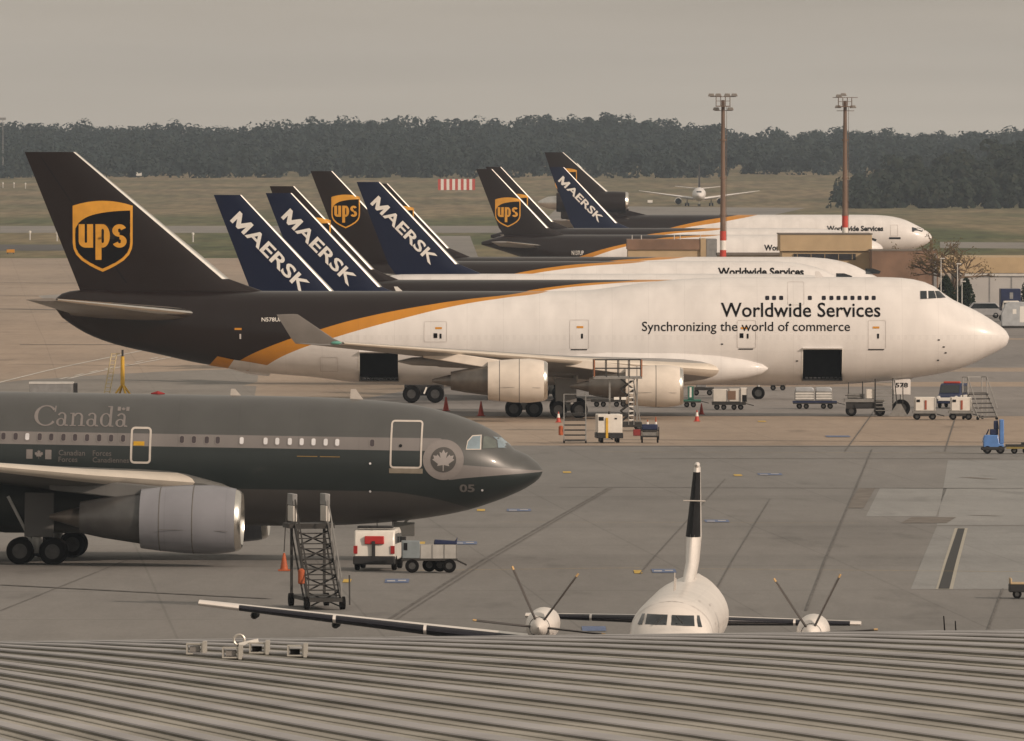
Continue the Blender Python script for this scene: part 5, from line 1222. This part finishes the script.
t = thing('tall_cone', 'tall orange cone stand with a long rod beside the dark boarding stairs', 'cone', place(284, 572)); b = MB(); b.lathe([(.05, .19), (.06, .17), (.72, .05), (.75, .03)], (0, 0, 0), 'z', 16, True, True); b.bb(-.25, .25, -.2, .2, 0, .06); b.build('cone', M_orange, t)
b = MB(); b.tube((0, 0, .8), (.12, 0, 3.0), .025, n=6); b.build('rod', M_dsteel, t)

def white_van():
    t = thing('van', 'small white service van with a red panel on its rear, under the grey jet nose', 'van', place(374, 572), R(-5))
    w_ = .86
    prof = [(0, .42), (0.02, .95), (.12, 1.50), (.24, 1.70), (2.5, 1.76), (2.9, 1.66), (3.35, 1.18), (3.9, 1.02), (4.02, .8), (4.02, .42)]
    b = MB(); b.prism([(y, z) for y, z in prof], 'x', -w_, w_); b.build('body', M_vw, t, bevel=.07)
    b = MB(); b.add([(-.70, .075, 1.1), (.70, .075, 1.1), (.64, .20, 1.6), (-.64, .20, 1.6), (-.70, .045, 1.1), (.70, .045, 1.1), (.64, .165, 1.6), (-.64, .165, 1.6)], [(4, 5, 6, 7), (0, 1, 5, 4), (2, 3, 7, 6), (0, 4, 7, 3), (1, 2, 6, 5)]); 
    b = MB(); b.bb(-.40, .42, -.06, .08, 1.12, 1.46); b.build('red_panel', mat('lamp_red', (.42, .03, .03), .4, 0, .1, 3), t, bevel=.03)
    b = MB(); b.bb(-.09, .05, -.10, .0, .55, 1.25); b.build('spare_post', M_bumper, t)
    b = MB(); b.bb(-w_ - .02, w_ + .02, -.10, .25, .26, .62); b.build('rear_bumper', M_bumper, t, bevel=.05)
    b = MB(); b.bb(-.74, .74, .3, .9, 1.77, 1.88); b.build('roof_rack', M_bumper, t, bevel=.03)
    for sx in (-1, 1):
        b = MB(); b.bb(sx * w_ - sx * .004, sx * (w_ + .012), .35, 2.0, 1.12, 1.55) ; b.build('side_window', M_glass, t)
        b = MB(); b.bb(sx * w_ - sx * .004, sx * (w_ + .012), 2.15, 3.0, 1.12, 1.52); b.build('door_window', M_glass, t)
        b = MB(); b.bb(sx * (w_ - .16), sx * (w_ + .005), -.03, .06, .72, 1.05); b.build('tail_light', mat('tail_red', (.30, .02, .02), .3), t)
        b = MB(); b.bb(sx * w_, sx * (w_ + .2), 2.95, 3.1, 1.1, 1.35); b.build('mirror', M_bumper, t, bevel=.02)
        for yy in (.75, 3.15): ww = MB(); ww.lathe([(-.1, .15), (-.1, .28), (-.06, .32), (.06, .32), (.1, .28), (.1, .15)], (sx * (w_ - .08), yy, .32), 'x', 18, True, True); ww.build('wheel', M_tyre, t)
    b = MB(); b.tube((0.12, .1, 1.8), (.12, .1, 2.15), .02, n=6); b.build('aerial', M_dark, t)
white_van()
def gse_cart():
    t = thing('equipment_cart', 'four wheeled grey equipment cart with steel cage sides beside the white van', 'cart', place(430, 574), R(2))
    b = MB(); b.bb(-1.15, 1.15, -.05, 1.3, .50, .60); b.bar((1.15, .6, .5), (1.55, .6, .3), .07); b.build('deck', M_dsteel, t)
    b = MB(); b.bb(-1.17, -.42, -.02, 1.28, .60, 1.32); b.build('cabinet', mat('cabinet_grey', (.19, .22, .235), .5, 0, .15, 2), t, bevel=.03)
    b = MB(); b.bb(-1.10, -.95, -.04, -.021, .95, 1.25); b.build('cabinet_dial', M_dark, t)
    b = MB(); b.bb(-.40, 1.14, .0, .05, .60, 1.17); b.bb(1.1, 1.14, .05, 1.25, .6, 1.17); b.bb(-.4, 1.14, 1.2, 1.25, .6, 1.17); b.build('side_panels', mat('panel_pale', (.40, .39, .37), .45, .2, .15, 2), t)
    b = MB(); [b.bb(x - .02, x + .02, -.02, 0, .6, 1.18) for x in (-.40, .1, .6, 1.13)]; b.build('panel_posts', M_steel, t)
    for x in (-.85, .25, .55, .92): pass
    for x, yy in ((-.75, 0), (.80, 0), (-.35 + .35, 1.25), (.45, 1.25)): vw(t, x, yy, .29, .29, .16)
    t2 = thing('blue_cover', 'folded blue cover lying on the steel cage cart', 'cover', t.location + Vector((.60, .35, 1.18))); b = MB(); b.prism([(-.45, 0), (.52, 0), (.55, .32), (.45, .14), (-.42, .2)], 'y', -.3, .5); b.build('fabric', M_dblue, t2, bevel=.04)
gse_cart()
def cone(px, py, hgt, label, stripe):
    t = thing('traffic_cone', label, 'cone', place(px, py), 0, 'traffic cones around the big jet'); r = hgt * .22
    b = MB(); b.lathe([(.04, r), (hgt, r * .16)], (0, 0, 0), 'z', 14, True, True); b.bb(-r * 1.35, r * 1.35, -r * 1.35, r * 1.35, 0, .04); b.build('cone', mat('cone_red', (.42, .05, .03), .5, 0, .1, 4), t)
    if stripe: b = MB(); b.lathe([(hgt * .45, r * .62 + .008), (hgt * .8, r * .34 + .008)], (0, 0, 0), 'z', 14); b.build('white_sleeve', M_txtw, t)
cone(446, 411.5, 1.05, 'left slim red cone in front of the far wheels', False); cone(481, 416.5, 1.05, 'slim red cone just left of the main wheels', False); cone(558.5, 423, .75, 'red cone with white sleeve in front of the main wheels', True)
cone(697, 422, .8, 'red cone with white sleeve right of the inner engine', True); cone(701.5, 415, .8, 'plain red cone behind the white sleeved one by the inner engine', False)

def maintenance_steps(px, py, w_, hplat, hrail, label, steps=6, facing=0.0, run=1.3):
    t = thing('maintenance_steps', label, 'steps', place(px, py), facing, 'wheeled steps around the big jet')
    for sx in (-1, 1):
        b = MB(); b.bar((sx * w_ / 2, 0, .15), (sx * w_ / 2, run, hplat), .07, .10); b.bar((sx * w_ / 2, run, .1), (sx * w_ / 2, run, hrail), .06); b.bar((sx * w_ / 2, run + .7, .1), (sx * w_ / 2, run + .7, hrail), .06)
        b.bar((sx * w_ / 2, 0, .8), (sx * w_ / 2, run, hrail), .05); b.bar((sx * w_ / 2, run, hrail), (sx * w_ / 2, run + .7, hrail), .05); b.build('side_frame', M_steel, t)
    b = MB()
    for k in range(steps): q = k / steps; b.bb(-w_ / 2, w_ / 2, run * q, run * q + .22, .2 + hplat * q - .045, .2 + hplat * q + .045)
    b.build('treads', M_dsteel, t); b = MB(); b.bb(-w_ / 2, w_ / 2, run, run + .7, hplat - .05, hplat); b.build('platform', M_dsteel, t)
    b = MB(); b.bar((-w_ / 2, run + .7, hrail), (w_ / 2, run + .7, hrail), .05); b.bar((-w_ / 2, run, .12), (w_ / 2, run, .12), .06); b.build('base_rail', M_steel, t)
    for sx in (-1, 1):
        for yy in (.1, run + .6): c = MB(); c.lathe([(-.05, .03), (-.05, .12), (.05, .12), (.05, .03)], (sx * w_ / 2, yy, .12), 'x', 12, True, True); c.build('castor', M_tyre, t)
    return t
t = maintenance_steps(575, 444, 1.40, 1.9, 3.1, 'steel wheeled steps left of the white power unit, before the main wheels'); b = MB(); b.lathe([(.5, .02), (.52, .15), (1.05, .15), (1.12, .07)], (-.9, .2, 0), 'z', 12, True, True); b.build('orange_drum', M_orange, t)
maintenance_steps(988, 420.5, 1.55, 1.9, 3.0, 'steel wheeled steps right of the nose, near the blue tug', 6, R(28), 1.5)
def power_unit():
    t = thing('power_unit', 'white boxy ground power unit with a yellow stripe before the main wheels', 'power unit', place(610, 443.5), R(3))
    b = MB(); b.bb(-.80, .80, 0, 2.4, .62, 1.82); b.build('housing', M_vw, t, bevel=.05); b = MB(); b.bb(-.85, .85, -.05, 2.45, .28, .62); b.build('skirt', M_bumper, t, bevel=.03)
    b = MB(); b.bb(-.27, -.12, -.07, -.01, .3, 1.6); b.build('cable_stripe', M_yel, t); b = MB(); b.bb(-.72, -.40, -.02, .0, 1.42, 1.66); b.bb(.30, .45, -.02, 0, 1.5, 1.6); b.build('control_panel', M_dark, t)
    for sx in (-.52, .52):
        for yy in (.25, 2.0): vw_ = MB(); vw_.lathe([(-.1, .1), (-.1, .25), (.1, .25), (.1, .1)], (sx, yy, .26), 'x', 14, True, True); vw_.build('wheel', M_tyre, t); hb_ = MB(); hb_.lathe([(-.105, .14), (.105, .14)], (sx, yy, .26), 'x', 12, True, True); hb_.build('hub', M_txtw, t)
    b = MB(); b.bar((0, -.05, .35), (.1, -1.0, .25), .07); b.build('tow_bar', M_bumper, t)
    b = MB(); b.tube((.0, .8, 1.8), (.0, .8, 2.0), .08, n=8); b.build('exhaust', M_dsteel, t)
power_unit()
def work_lift():
    p = place(628, 431.5); t = thing('work_lift', 'tall scissor work platform with railing raised beside the inner engine', 'lift', p, R(2))
    b = MB(); b.bb(-.95, .95, 0, 1.7, .25, .6); b.build('chassis', M_dsteel, t, bevel=.03)
    for x in (-.75, .75):
        for yy in (.1, 1.6): vw(t, x, yy, .28, .28, .18)
    b = MB()
    for k in range(4):
        z0, z1 = .6 + k * .72, .6 + (k + 1) * .72
        for yy in (.25, 1.45): b.bar((-.45, yy, z0), (.45, yy, z1), .09); b.bar((.45, yy, z0), (-.45, yy, z1), .09)
        b.bar((-.45, .25, z1), (-.45, 1.45, z1), .06); b.bar((.45, .25, z1), (.45, 1.45, z1), .06)
    b.build('scissor_arms', M_dsteel, t)
    b = MB(); b.bar((-1.22, .3, .2), (-1.22, .3, 3.55), .12); b.bar((.62, .2, .3), (.62, .2, 3.5), .10); b.bar((.9, .3, .3), (.35, .3, 3.5), .08); b.build('mast', M_steel, t)
    b = MB()
    for k in range(10): b.bb(.05, .40, -.05, .02, .7 + k * .3, .78 + k * .3)
    b.cur = 1; b.bar((.05, -.02, .4), (.05, -.02, 3.6), .06); b.bar((.40, -.02, .4), (.40, -.02, 3.6), .06); b.build('ladder', [M_txtw, M_steel], t)
    b = MB(); b.bb(-2.3, .95, -.1, 1.8, 3.5, 3.66); b.build('platform', M_steel, t)
    b = MB()
    for x in (-2.27, -1.45, -.62, .1, .92):
        for yy in (-.07, 1.77): b.bar((x, yy, 3.6), (x, yy, 4.78), .06)
    for z in (4.2, 4.78):
        for yy in (-.07, 1.77): b.bar((-2.3, yy, z), (.95, yy, z), .055)
        for x in (-2.27, .92): b.bar((x, -.07, z), (x, 1.77, z), .055)
    b.build('railing', M_dsteel, t); b = MB()
    for x in (-2.27, .92): b.bar((x, -.1, 3.66), (x, -.1, 4.8), .09)
    b.build('corner_posts', mat('post_red', (.30, .12, .06), .6), t); b = MB(); b.bb(-.95, -.6, -.12, -.05, 2.1, 2.28); b.bb(-.45, -.12, -.12, -.05, 2.1, 2.28); b.build('sign_plates', M_txtw, t)
work_lift()
def tool_cart():
    t = thing('tool_cart', 'small wheeled tool cart with a blue top right of the white power unit', 'cart', place(650, 443.5), 0)
    b = MB(); b.bb(-.6, .6, 0, 1.2, .35, .42); b.bb(-.6, .6, 0, 1.2, .75, .82)
    for x in (-.57, .57):
        for yy in (.03, 1.17): b.bar((x, yy, .2), (x, yy, 1.0), .06)
    b.build('frame', M_dsteel, t); b = MB(); b.bb(-.52, .5, .05, 1.1, .83, 1.18); b.build('bin', M_dblue, t, bevel=.05); b = MB(); b.bb(-.5, .5, .1, 1.1, .43, .72); b.build('box', M_steel, t, bevel=.03)
    for x in (-.5, .5):
        for yy in (.1, 1.1): vw_ = MB(); vw_.lathe([(-.05, .05), (-.05, .19), (.05, .19), (.05, .05)], (x, yy, .19), 'x', 12, True, True); vw_.build('wheel', M_tyre, t)
    for dx, lb in ((-.15, 'short orange and white wand standing in the tool cart'), (.38, 'taller orange cone stuck in the tool cart')):
        q = thing('orange_wand', lb, 'wand', t.location + Vector((dx, .5, 1.05))); b = MB(); b.lathe([(0, .08), (.42 if dx < 0 else .6, .03)], (0, 0, 0), 'z', 8, True, True); b.build('wand', M_orange, q); b = MB(); b.lathe([(.1, .085), (.28, .07)], (0, 0, 0), 'z', 8); b.build('sleeve', M_txtw, q)
tool_cart()
t = thing('red_chock', 'small red box on the ground between the power unit and the tool cart', 'box', place(637, 436.5)); b = MB(); b.bb(-.25, .3, 0, .5, 0, .42); b.build('case', mat('dark_red', (.22, .03, .03), .5), t, bevel=.03); b = MB(); b.bar((-.1, .2, .42), (.1, .2, .5), .05); b.build('handle', M_dark, t)

def dolly(px, py, wpx, label, deck_m, rz=0.0):
    p = place(px, py); k = p.y / F; hw = wpx / 2 * k; t = thing('cargo_dolly', label, 'dolly', p, rz, 'cargo dollies beyond the big jet')
    b = MB(); b.bb(-hw, hw, 0, 1.6, .46, .58); b.build('deck', deck_m, t); b = MB(); b.bb(-hw, hw, 0, .08, .36, .46); b.bar((hw, .8, .45), (hw + .6, .8, .3), .06); b.build('side_rail', M_dsteel, t)
    for x in (-hw * .7, -hw * .7 + .5, hw * .7 - .5, hw * .7): vw(t, x, .2, .2, .2, .14)
    for x in (-hw * .7, hw * .7): vw(t, x, 1.4, .2, .2, .14)
    return p, hw, k
def crate(p, x0, x1, z0, z1, m, label, cat='crate', name='cargo_crate', extra=None, yb=(.1, 1.5)):
    t = thing(name, label, cat, p + Vector(((x0 + x1) / 2, 0, z0)), 0); h_ = z1 - z0; w2 = (x1 - x0) / 2
    b = MB(); b.bb(-w2, w2, yb[0], yb[1], 0, h_); b.build('shell', m, t, bevel=.04)
    b = MB(); [b.bb(x - .025, x + .025, yb[0] - .02, yb[0] + .01, .03, h_ - .03) for x in (-w2 * .92, w2 * .92)]; b.build('edge_straps', M_steel, t)
    if extra: b = MB(); b.bb(*extra[:2], yb[0] - .025, yb[0] - .002, *extra[2:4]); b.build('panel', extra[4], t)
    return t
p, hw, k = dolly(729, 410.5, 34, 'dolly carrying two white containers, just right of the inner engine', M_dsteel)
crate(p, -hw + .05, -.1, .6, 1.52, M_board, 'left white container on the dolly right of the inner engine'); crate(p, .0, hw - .45, .6, 1.55, M_board, 'right container with a dark open panel on the two container dolly', extra=(-.5, .1, .15, .8, M_rust)); 
crate(p, hw - .4, hw + .1, .5, 1.62, M_vw, 'narrow white cab end standing at the right of the two containers', 'cab', 'tow_cab', (-.12, .2, .1, .6, M_dark))
p, hw, k = dolly(815, 409.5, 44, 'blue decked dolly with silver covered pallets under the forward hold', M_dblue)
for (x0, x1, lb) in ((-hw + .15, -.05, 'left'), (.05, hw - .35, 'right')):
    t = crate(p, x0, x1, .62, 1.28, mat('pallet_goods', (.36, .35, .33), .6, 0, .2, 2), lb + ' stacked pallet on the blue dolly below the forward hold', 'pallet', 'pallet_load'); b = MB(); w2 = (x1 - x0) / 2
    [b.bb(-w2 * .95, w2 * .95, .07, .1, z, z + .07) for z in (.12, .30, .48)]; b.build('white_bands', M_txtw, t)
    b = MB(); b.prism([(-w2 * .96, .66), (w2 * .96, .66), (w2 * .96, .86), (w2 * .8, .98), (-w2 * .9, .95), (-w2 * .96, .86)], 'y', .08, 1.52); b.build('silver_sheet', M_silver, t, bevel=.05)
p, hw, k = dolly(610, 407.5, 38, 'empty dark dolly seen beneath the inner engine exhaust', M_dsteel)
p, hw, k = dolly(676, 408, 50, 'green dolly partly hidden by the inner engine cowl', M_green)
crate(p, hw - 1.0, hw - .5, .6, 1.55, M_green, 'green cabinet on the dolly beside the inner engine', 'cabinet', 'green_cabinet', (-.1, .05, .15, .9, M_txtw))
# dark stuff in the distance beneath the hull
for px, py, wd, lb in ((703, 396, 22, 'dim tractor and trailer beyond the containers, left'), (778, 391, 16, 'dark low trailer far beyond under the belly of the big jet')):
    p = place(px, py); k = p.y / F; t = thing('far_trailer', lb, 'trailer', p, 0); b = MB(); hw = wd / 2 * k; b.bb(-hw, hw, 0, 1.5, .4, .62); b.build('deck', M_dsteel, t); b = MB(); b.bb(-hw * .6, hw * .3, .1, 1.3, .62, 1.15); b.build('load', M_grey, t, bevel=.05); [vw(t, x, .1, .22, .22, .15) for x in (-hw * .6, hw * .6)]
def loader():
    p = place(862, 417); t = thing('belt_loader', 'low flat cargo loader with tall side ladder at the nose wheel', 'loader', p, 0); k = p.y / F
    b = MB(); b.bb(-1.25, 1.6, 0, 2.0, 1.02, 1.25); b.build('deck', M_steel, t); b = MB(); b.bb(-1.1, 1.5, .1, 1.9, .55, 1.0); b.build('chassis', M_dsteel, t); b = MB(); b.bar((-.95, .4, 1.0), (-.95, .4, 2.45), .06); b.bar((.05, .2, 1.2), (.05, .2, 2.5), .08); b.bar((-1.2, .1, 1.5), (0, .1, 1.45), .05); b.build('posts', M_dsteel, t)
    for x in (-.75, 1.3): vw(t, x, .25, .38, .38, .25)
    for x in (-.75, 1.3): vw(t, x, 1.8, .38, .38, .25)
    b = MB()
    for k2 in range(9): b.bb(1.0, 2.2, -.15, .15, .4 + k2 * .25, .45 + k2 * .25)
    b.build('ladder_rungs', M_steel, t); b = MB(); b.bar((.95, 0, .1), (.95, 0, 2.7), .09); b.bar((2.22, 0, .1), (2.22, 0, 2.75), .09); b.bar((2.6, .3, .1), (2.35, .3, 2.6), .07); b.bar((2.95, .3, .2), (2.95, .3, 2.3), .07); b.build('ladder_frame', M_dsteel, t)
    b = MB(); b.bb(-1.0, .2, .3, 1.6, 1.27, 1.62); b.build('roller_bed', M_steel, t, bevel=.03); b = MB(); b.bb(.3, .9, .1, .9, 1.27, 1.95); b.build('control_cabin', M_vw, t, bevel=.04); b = MB(); b.bb(-.5, .6, -.03, .02, .62, .9); b.build('side_locker', M_bumper, t)
    b = MB(); b.prism([(1.9, 0), (2.5, .9), (2.8, .9), (3.3, 0)], 'y', -.3, -.1); b.build('foot_guard', M_steel, t)
loader()
for px, lb in ((925, 'white crate wagon nearer the nose wheel'), (961, 'white crate wagon to the right, before the dark patrol van')):
    p = place(px, 420.5); t = thing('crate_wagon', lb, 'wagon', p, 0, 'wagons loaded with white crates'); b = MB(); b.bb(-.85, .85, 0, 1.5, .45, .62); b.build('deck', M_steel, t); b = MB(); b.bb(-.75, .75, .05, 1.4, .25, .45); b.bar((.85, .7, .4), (1.4, .7, .25), .07); b.build('underframe', M_dsteel, t)
    [vw(t, x, .12, .24, .24, .16) for x in (-.55, .55)]; [vw(t, x, 1.4, .24, .24, .16) for x in (-.55, .55)]
    c = crate(p, -.72, .74, .63, 1.6, M_vw, 'white crate with small dark plate riding on the wagon ' + ('nearer the nose wheel' if px < 940 else 'before the patrol van'), extra=(-.6, -.35, .62, .8, M_dark)); b = MB(); b.bb(-.02, .12, .05, .075, .1, .75); b.build('red_strap', mat('strap_red', (.30, .07, .04), .5), c)
def patrol_van():
    t = thing('patrol_van', 'dark blue and white patrol van with red light bar facing the camera near the nose', 'van', place(947.5, 409), R(-12)); w_ = .80
    prof = [(0, .35), (-.02, .78), (.1, .92), (.85, 1.08), (1.5, 1.72), (1.8, 1.82), (4.2, 1.82), (4.4, 1.6), (4.45, .35)]
    b = MB(); b.prism(prof, 'x', -w_, w_); b.build('body', M_dblue, t, bevel=.06)
    b = MB(); b.add([(-.74, .90, 1.14), (.74, .90, 1.14), (.66, 1.47, 1.70), (-.66, 1.47, 1.70), (-.74, .86, 1.14), (.74, .86, 1.14), (.66, 1.43, 1.71), (-.66, 1.43, 1.71)], [(4, 5, 6, 7), (0, 3, 2, 1), (0, 1, 5, 4), (2, 3, 7, 6), (0, 4, 7, 3), (1, 2, 6, 5)]); b.build('windscreen', M_glass, t)
    b = MB(); b.bb(-w_ + .08, w_ - .08, -.06, .02, .55, .80); b.build('grille', M_txtw, t, bevel=.03); b = MB(); b.bb(-.62, .62, 1.85, 2.15, 1.83, 1.97); b.build('light_bar', M_red, t, bevel=.03)
    for sx in (-1, 1):
        b = MB(); b.lathe([(-.08, .02), (-.07, .13), (.05, .14)], (sx * .66, -.02, .80), 'y', 12, True, True); b.build('headlight', M_txtw, t)
        b = MB(); b.bb(sx * w_ - sx * .003, sx * (w_ + .012), 1.1, 4.3, .55, .95); b.build('white_side', M_vw, t); b = MB(); b.bb(sx * w_ - sx * .003, sx * (w_ + .012), 1.55, 4.2, 1.15, 1.62); b.build('side_window', M_glass, t)
        for yy in (.8, 3.6): ww = MB(); ww.lathe([(-.1, .15), (-.1, .28), (-.06, .32), (.06, .32), (.1, .28), (.1, .15)], (sx * (w_ - .08), yy, .32), 'x', 18, True, True); ww.build('wheel', M_tyre, t)
patrol_van()
def blue_tug():
    p = place(995, 454.5); t = thing('tow_tug', 'light blue tow tug with a dark seat at the right side of the apron', 'tug', p, R(0))
    b = MB(); b.prism([(-.70, .35), (-.70, .95), (-.62, 1.15), (.2, 1.15), (.28, .62), (.55, .62), (.55, .35)], 'y', 0, 1.1); b.build('body', M_blue, t, bevel=.05); b = MB(); b.bb(.30, .56, .05, 1.05, .63, 2.1); b.build('rear_cab_panel', M_blue, t, bevel=.04)
    b = MB(); b.bb(-.82, .6, -.03, 1.13, .22, .42); b.build('bumper', M_bumper, t, bevel=.03); b = MB(); b.bb(-.28, .22, .25, .85, 1.16, 1.5); b.prism([(-.05, 1.5), (.26, 1.5), (.2, 2.05), (-.05, 2.0)], 'y', .25, .85); b.bar((-.5, .5, 1.15), (-.35, .5, 1.5), .08); b.build('seat', M_dblue, t, bevel=.05)
    for sx in (.18, .92): b = MB(); b.lathe([(-.05, .09), (.02, .07)], (-.70, sx, .78), 'x', 10, True, True); b.build('headlight', M_txtw, t)
    for x in (-.45, .35):
        for yy in (.08, 1.02): vw(t, x, yy, .25, .25, .18)
    q = thing('flat_trailer', 'long low dark flat trailer coupled behind the light blue tug', 'trailer', p + Vector((.7, 0, 0))); b = MB(); b.bb(0, 3.8, 0, 1.3, .42, .56); b.build('deck', M_dsteel, q); b = MB(); b.bb(.0, 3.8, -.03, .0, .30, .42); b.build('edge_strip', mat('dull_yellow', (.22, .17, .05), .6), q); [vw(q, x, .15, .2, .2, .14) for x in (.5, 1.2, 2.6, 3.3)]; b = MB(); b.bar((-.15, .6, .35), (.1, .6, .45), .06); b.build('coupling', M_dsteel, q); b = MB(); b.bb(.95, 2.4, .2, 1.1, .57, .68); b.build('rubber_mat', M_bumper, q)
blue_tug()
p = place(1020, 600); t = thing('baggage_tractor', 'beige baggage cart cut off by the right edge of the view', 'cart', p); b = MB(); b.bb(-.4, 1.6, 0, 1.2, .25, .55); b.build('chassis', M_bumper, t, bevel=.03); b = MB(); b.bb(-.38, 1.6, .02, 1.18, .55, .62); b.bb(-.38, -.3, .02, 1.18, .55, .8); b.build('deck', M_beige, t, bevel=.03); [vw(t, x, .08, .18, .18, .14) for x in (-.1, 1.2)]

def tail_stand():
    p = place(122.5, 396.5); t = thing('tail_stand', 'yellow tripod tail stand propped under the rear of the big jet', 'stand', p)
    b = MB(); b.tube((0, 0, .9), (0, 0, 3.1), .17, .15, n=12); b.build('column', M_yel, t); b = MB(); b.tube((0, 0, 3.05), (0, 0, 3.62), .09, n=10); b.build('ram', M_dsteel, t)
    for k in range(4): a = R(25 + 90 * k); b = MB(); b.bar((0, 0, .95), (.7 * math.cos(a), .7 * math.sin(a), .05), .13); b.build('leg', M_yel, t)
    l = thing('ladder', 'pale yellow ladder leaning near the yellow tail stand', 'ladder', place(107, 396.5)); b = MB(); M_lad = mat('ladder_paint', (.55, .45, .26), .55)
    for dx in (0, .42): b.bar((-.25 + dx, 0, .05), (.35 + dx, .3, 3.35), .07)
    b.build('rails', M_lad, l); b = MB(); [b.bar((-.25 + .6 * q / 11, .3 * q / 11, .05 + 3.3 * q / 11), (.17 + .6 * q / 11, .3 * q / 11, .05 + 3.3 * q / 11), .05) for q in range(1, 11)]; b.build('rungs', M_lad, l); b = MB(); b.bar((.35, .3, 3.3), (1.2, .3, 3.3), .06); b.build('stay', M_lad, l)
tail_stand()
p = place(52, 398); t = thing('skip_container', 'grey open container peeping over the top of the grey jet', 'container', p, 0); b = MB(); b.bb(-1.75, 1.6, 0, 1.8, .2, 1.15); b.build('shell', M_grey, t, bevel=.04); b = MB(); b.bb(-1.8, 1.65, -.04, 1.84, 1.05, 1.2); b.build('rim', M_lgrey, t); b = MB(); b.bb(1.66, 1.95, .3, 1.2, .1, 1.1); b.build('hitch_post', M_bumper, t)
# tow tractor half hidden behind the rear hull: only its big dark wheels and body show
p = place(424, 403.5); t = thing('tow_tractor', 'black low tractor with two big wheels half hidden behind the belly of the big jet', 'tractor', p); b = MB(); b.bb(-1.5, 1.5, .2, 2.2, .55, 1.5); b.build('body', M_bumper, t, bevel=.1); [vw(t, x, .12, .68, .68, .5) for x in (-.95, .85)]; [vw(t, x, 2.2, .68, .68, .5) for x in (-.95, .85)]; b = MB(); b.bar((.0, 0, .7), (.2, 0, 1.2), .12); b.build('step', M_txtw, t)
# parking area at the right
def far_car(px, py, ln, hgt, m, label, glass=True, rz=0.0, name='parked_car', cat='car'):
    p = place(px, py); t = thing(name, label, cat, p, rz); L2 = ln / 2
    b = MB(); b.prism([(-L2, .3), (-L2, hgt * .55), (-L2 * .85, hgt * .6), (-L2 * .55, hgt), (L2 * .62, hgt), (L2 * .95, hgt * .6), (L2, hgt * .5), (L2, .3)], 'y', 0, 1.75); b.build('body', m, t, bevel=.08)
    b = MB(); b.prism([(-L2 * .74, hgt * .62), (-L2 * .52, hgt * .94), (L2 * .58, hgt * .94), (L2 * .82, hgt * .62)], 'y', -.012, -.002); b.build('side_window', M_glass, t)
    for x in (-L2 * .62, L2 * .62): vw(t, x, .1, .32, .32, .2); vw(t, x, 1.65, .32, .32, .2)
far_car(984, 318.5, 4.3, 1.75, mat('car_silver', (.36, .36, .37), .35, .3, .08, 2), 'silver estate car parked right of the big jet nose'); far_car(981, 308, 4.6, 2.0, mat('van_grey', (.24, .245, .25), .4, .2, .1, 2), 'grey van parked behind the silver estate car', name='parked_van', cat='van')
p = place(1011, 322); t = thing('box_truck', 'blue truck with white front behind the silver container', 'truck', p); b = MB(); b.bb(-1.1, 1.1, .4, 5, 1.2, 3.6); b.build('box_body', M_dblue, t, bevel=.05); b = MB(); b.prism([(-1.0, .5), (-1.0, 1.6), (-.85, 2.3), (.85, 2.3), (1.0, 1.6), (1.0, .5)], 'y', -.9, .35); b.build('cab', M_vw, t, bevel=.08); b = MB(); b.bb(-.8, .8, -.93, -.89, 1.45, 2.1); b.build('windscreen', M_glass, t); b = MB(); b.bb(-.12, .25, .38, .4, 2.5, 3.2); b.build('plate', M_grey, t); [vw(t, x, .1, .42, .42, .3) for x in (-.9, .9)]
p = place(1016, 328.5); t = thing('air_container', 'silver rounded air freight container with a small white label at the right edge', 'container', p); b = MB(); b.prism([(-1.5, .2), (-1.5, 1.6), (-1.1, 2.5), (-.7, 2.75), (1.6, 2.75), (1.6, .2)], 'y', 0, 2.2); b.build('shell', M_silver, t, bevel=.06); b = MB(); b.bb(-.35, .05, -.02, -.003, 1.5, 2.0); b.bb(.4, 1.4, -.02, -.003, .6, 2.3); b.build('label', M_txtw, t); b = MB(); b.bb(-1.6, 1.7, -.05, 2.25, .02, .2); b.build('base_pallet', M_dsteel, t)
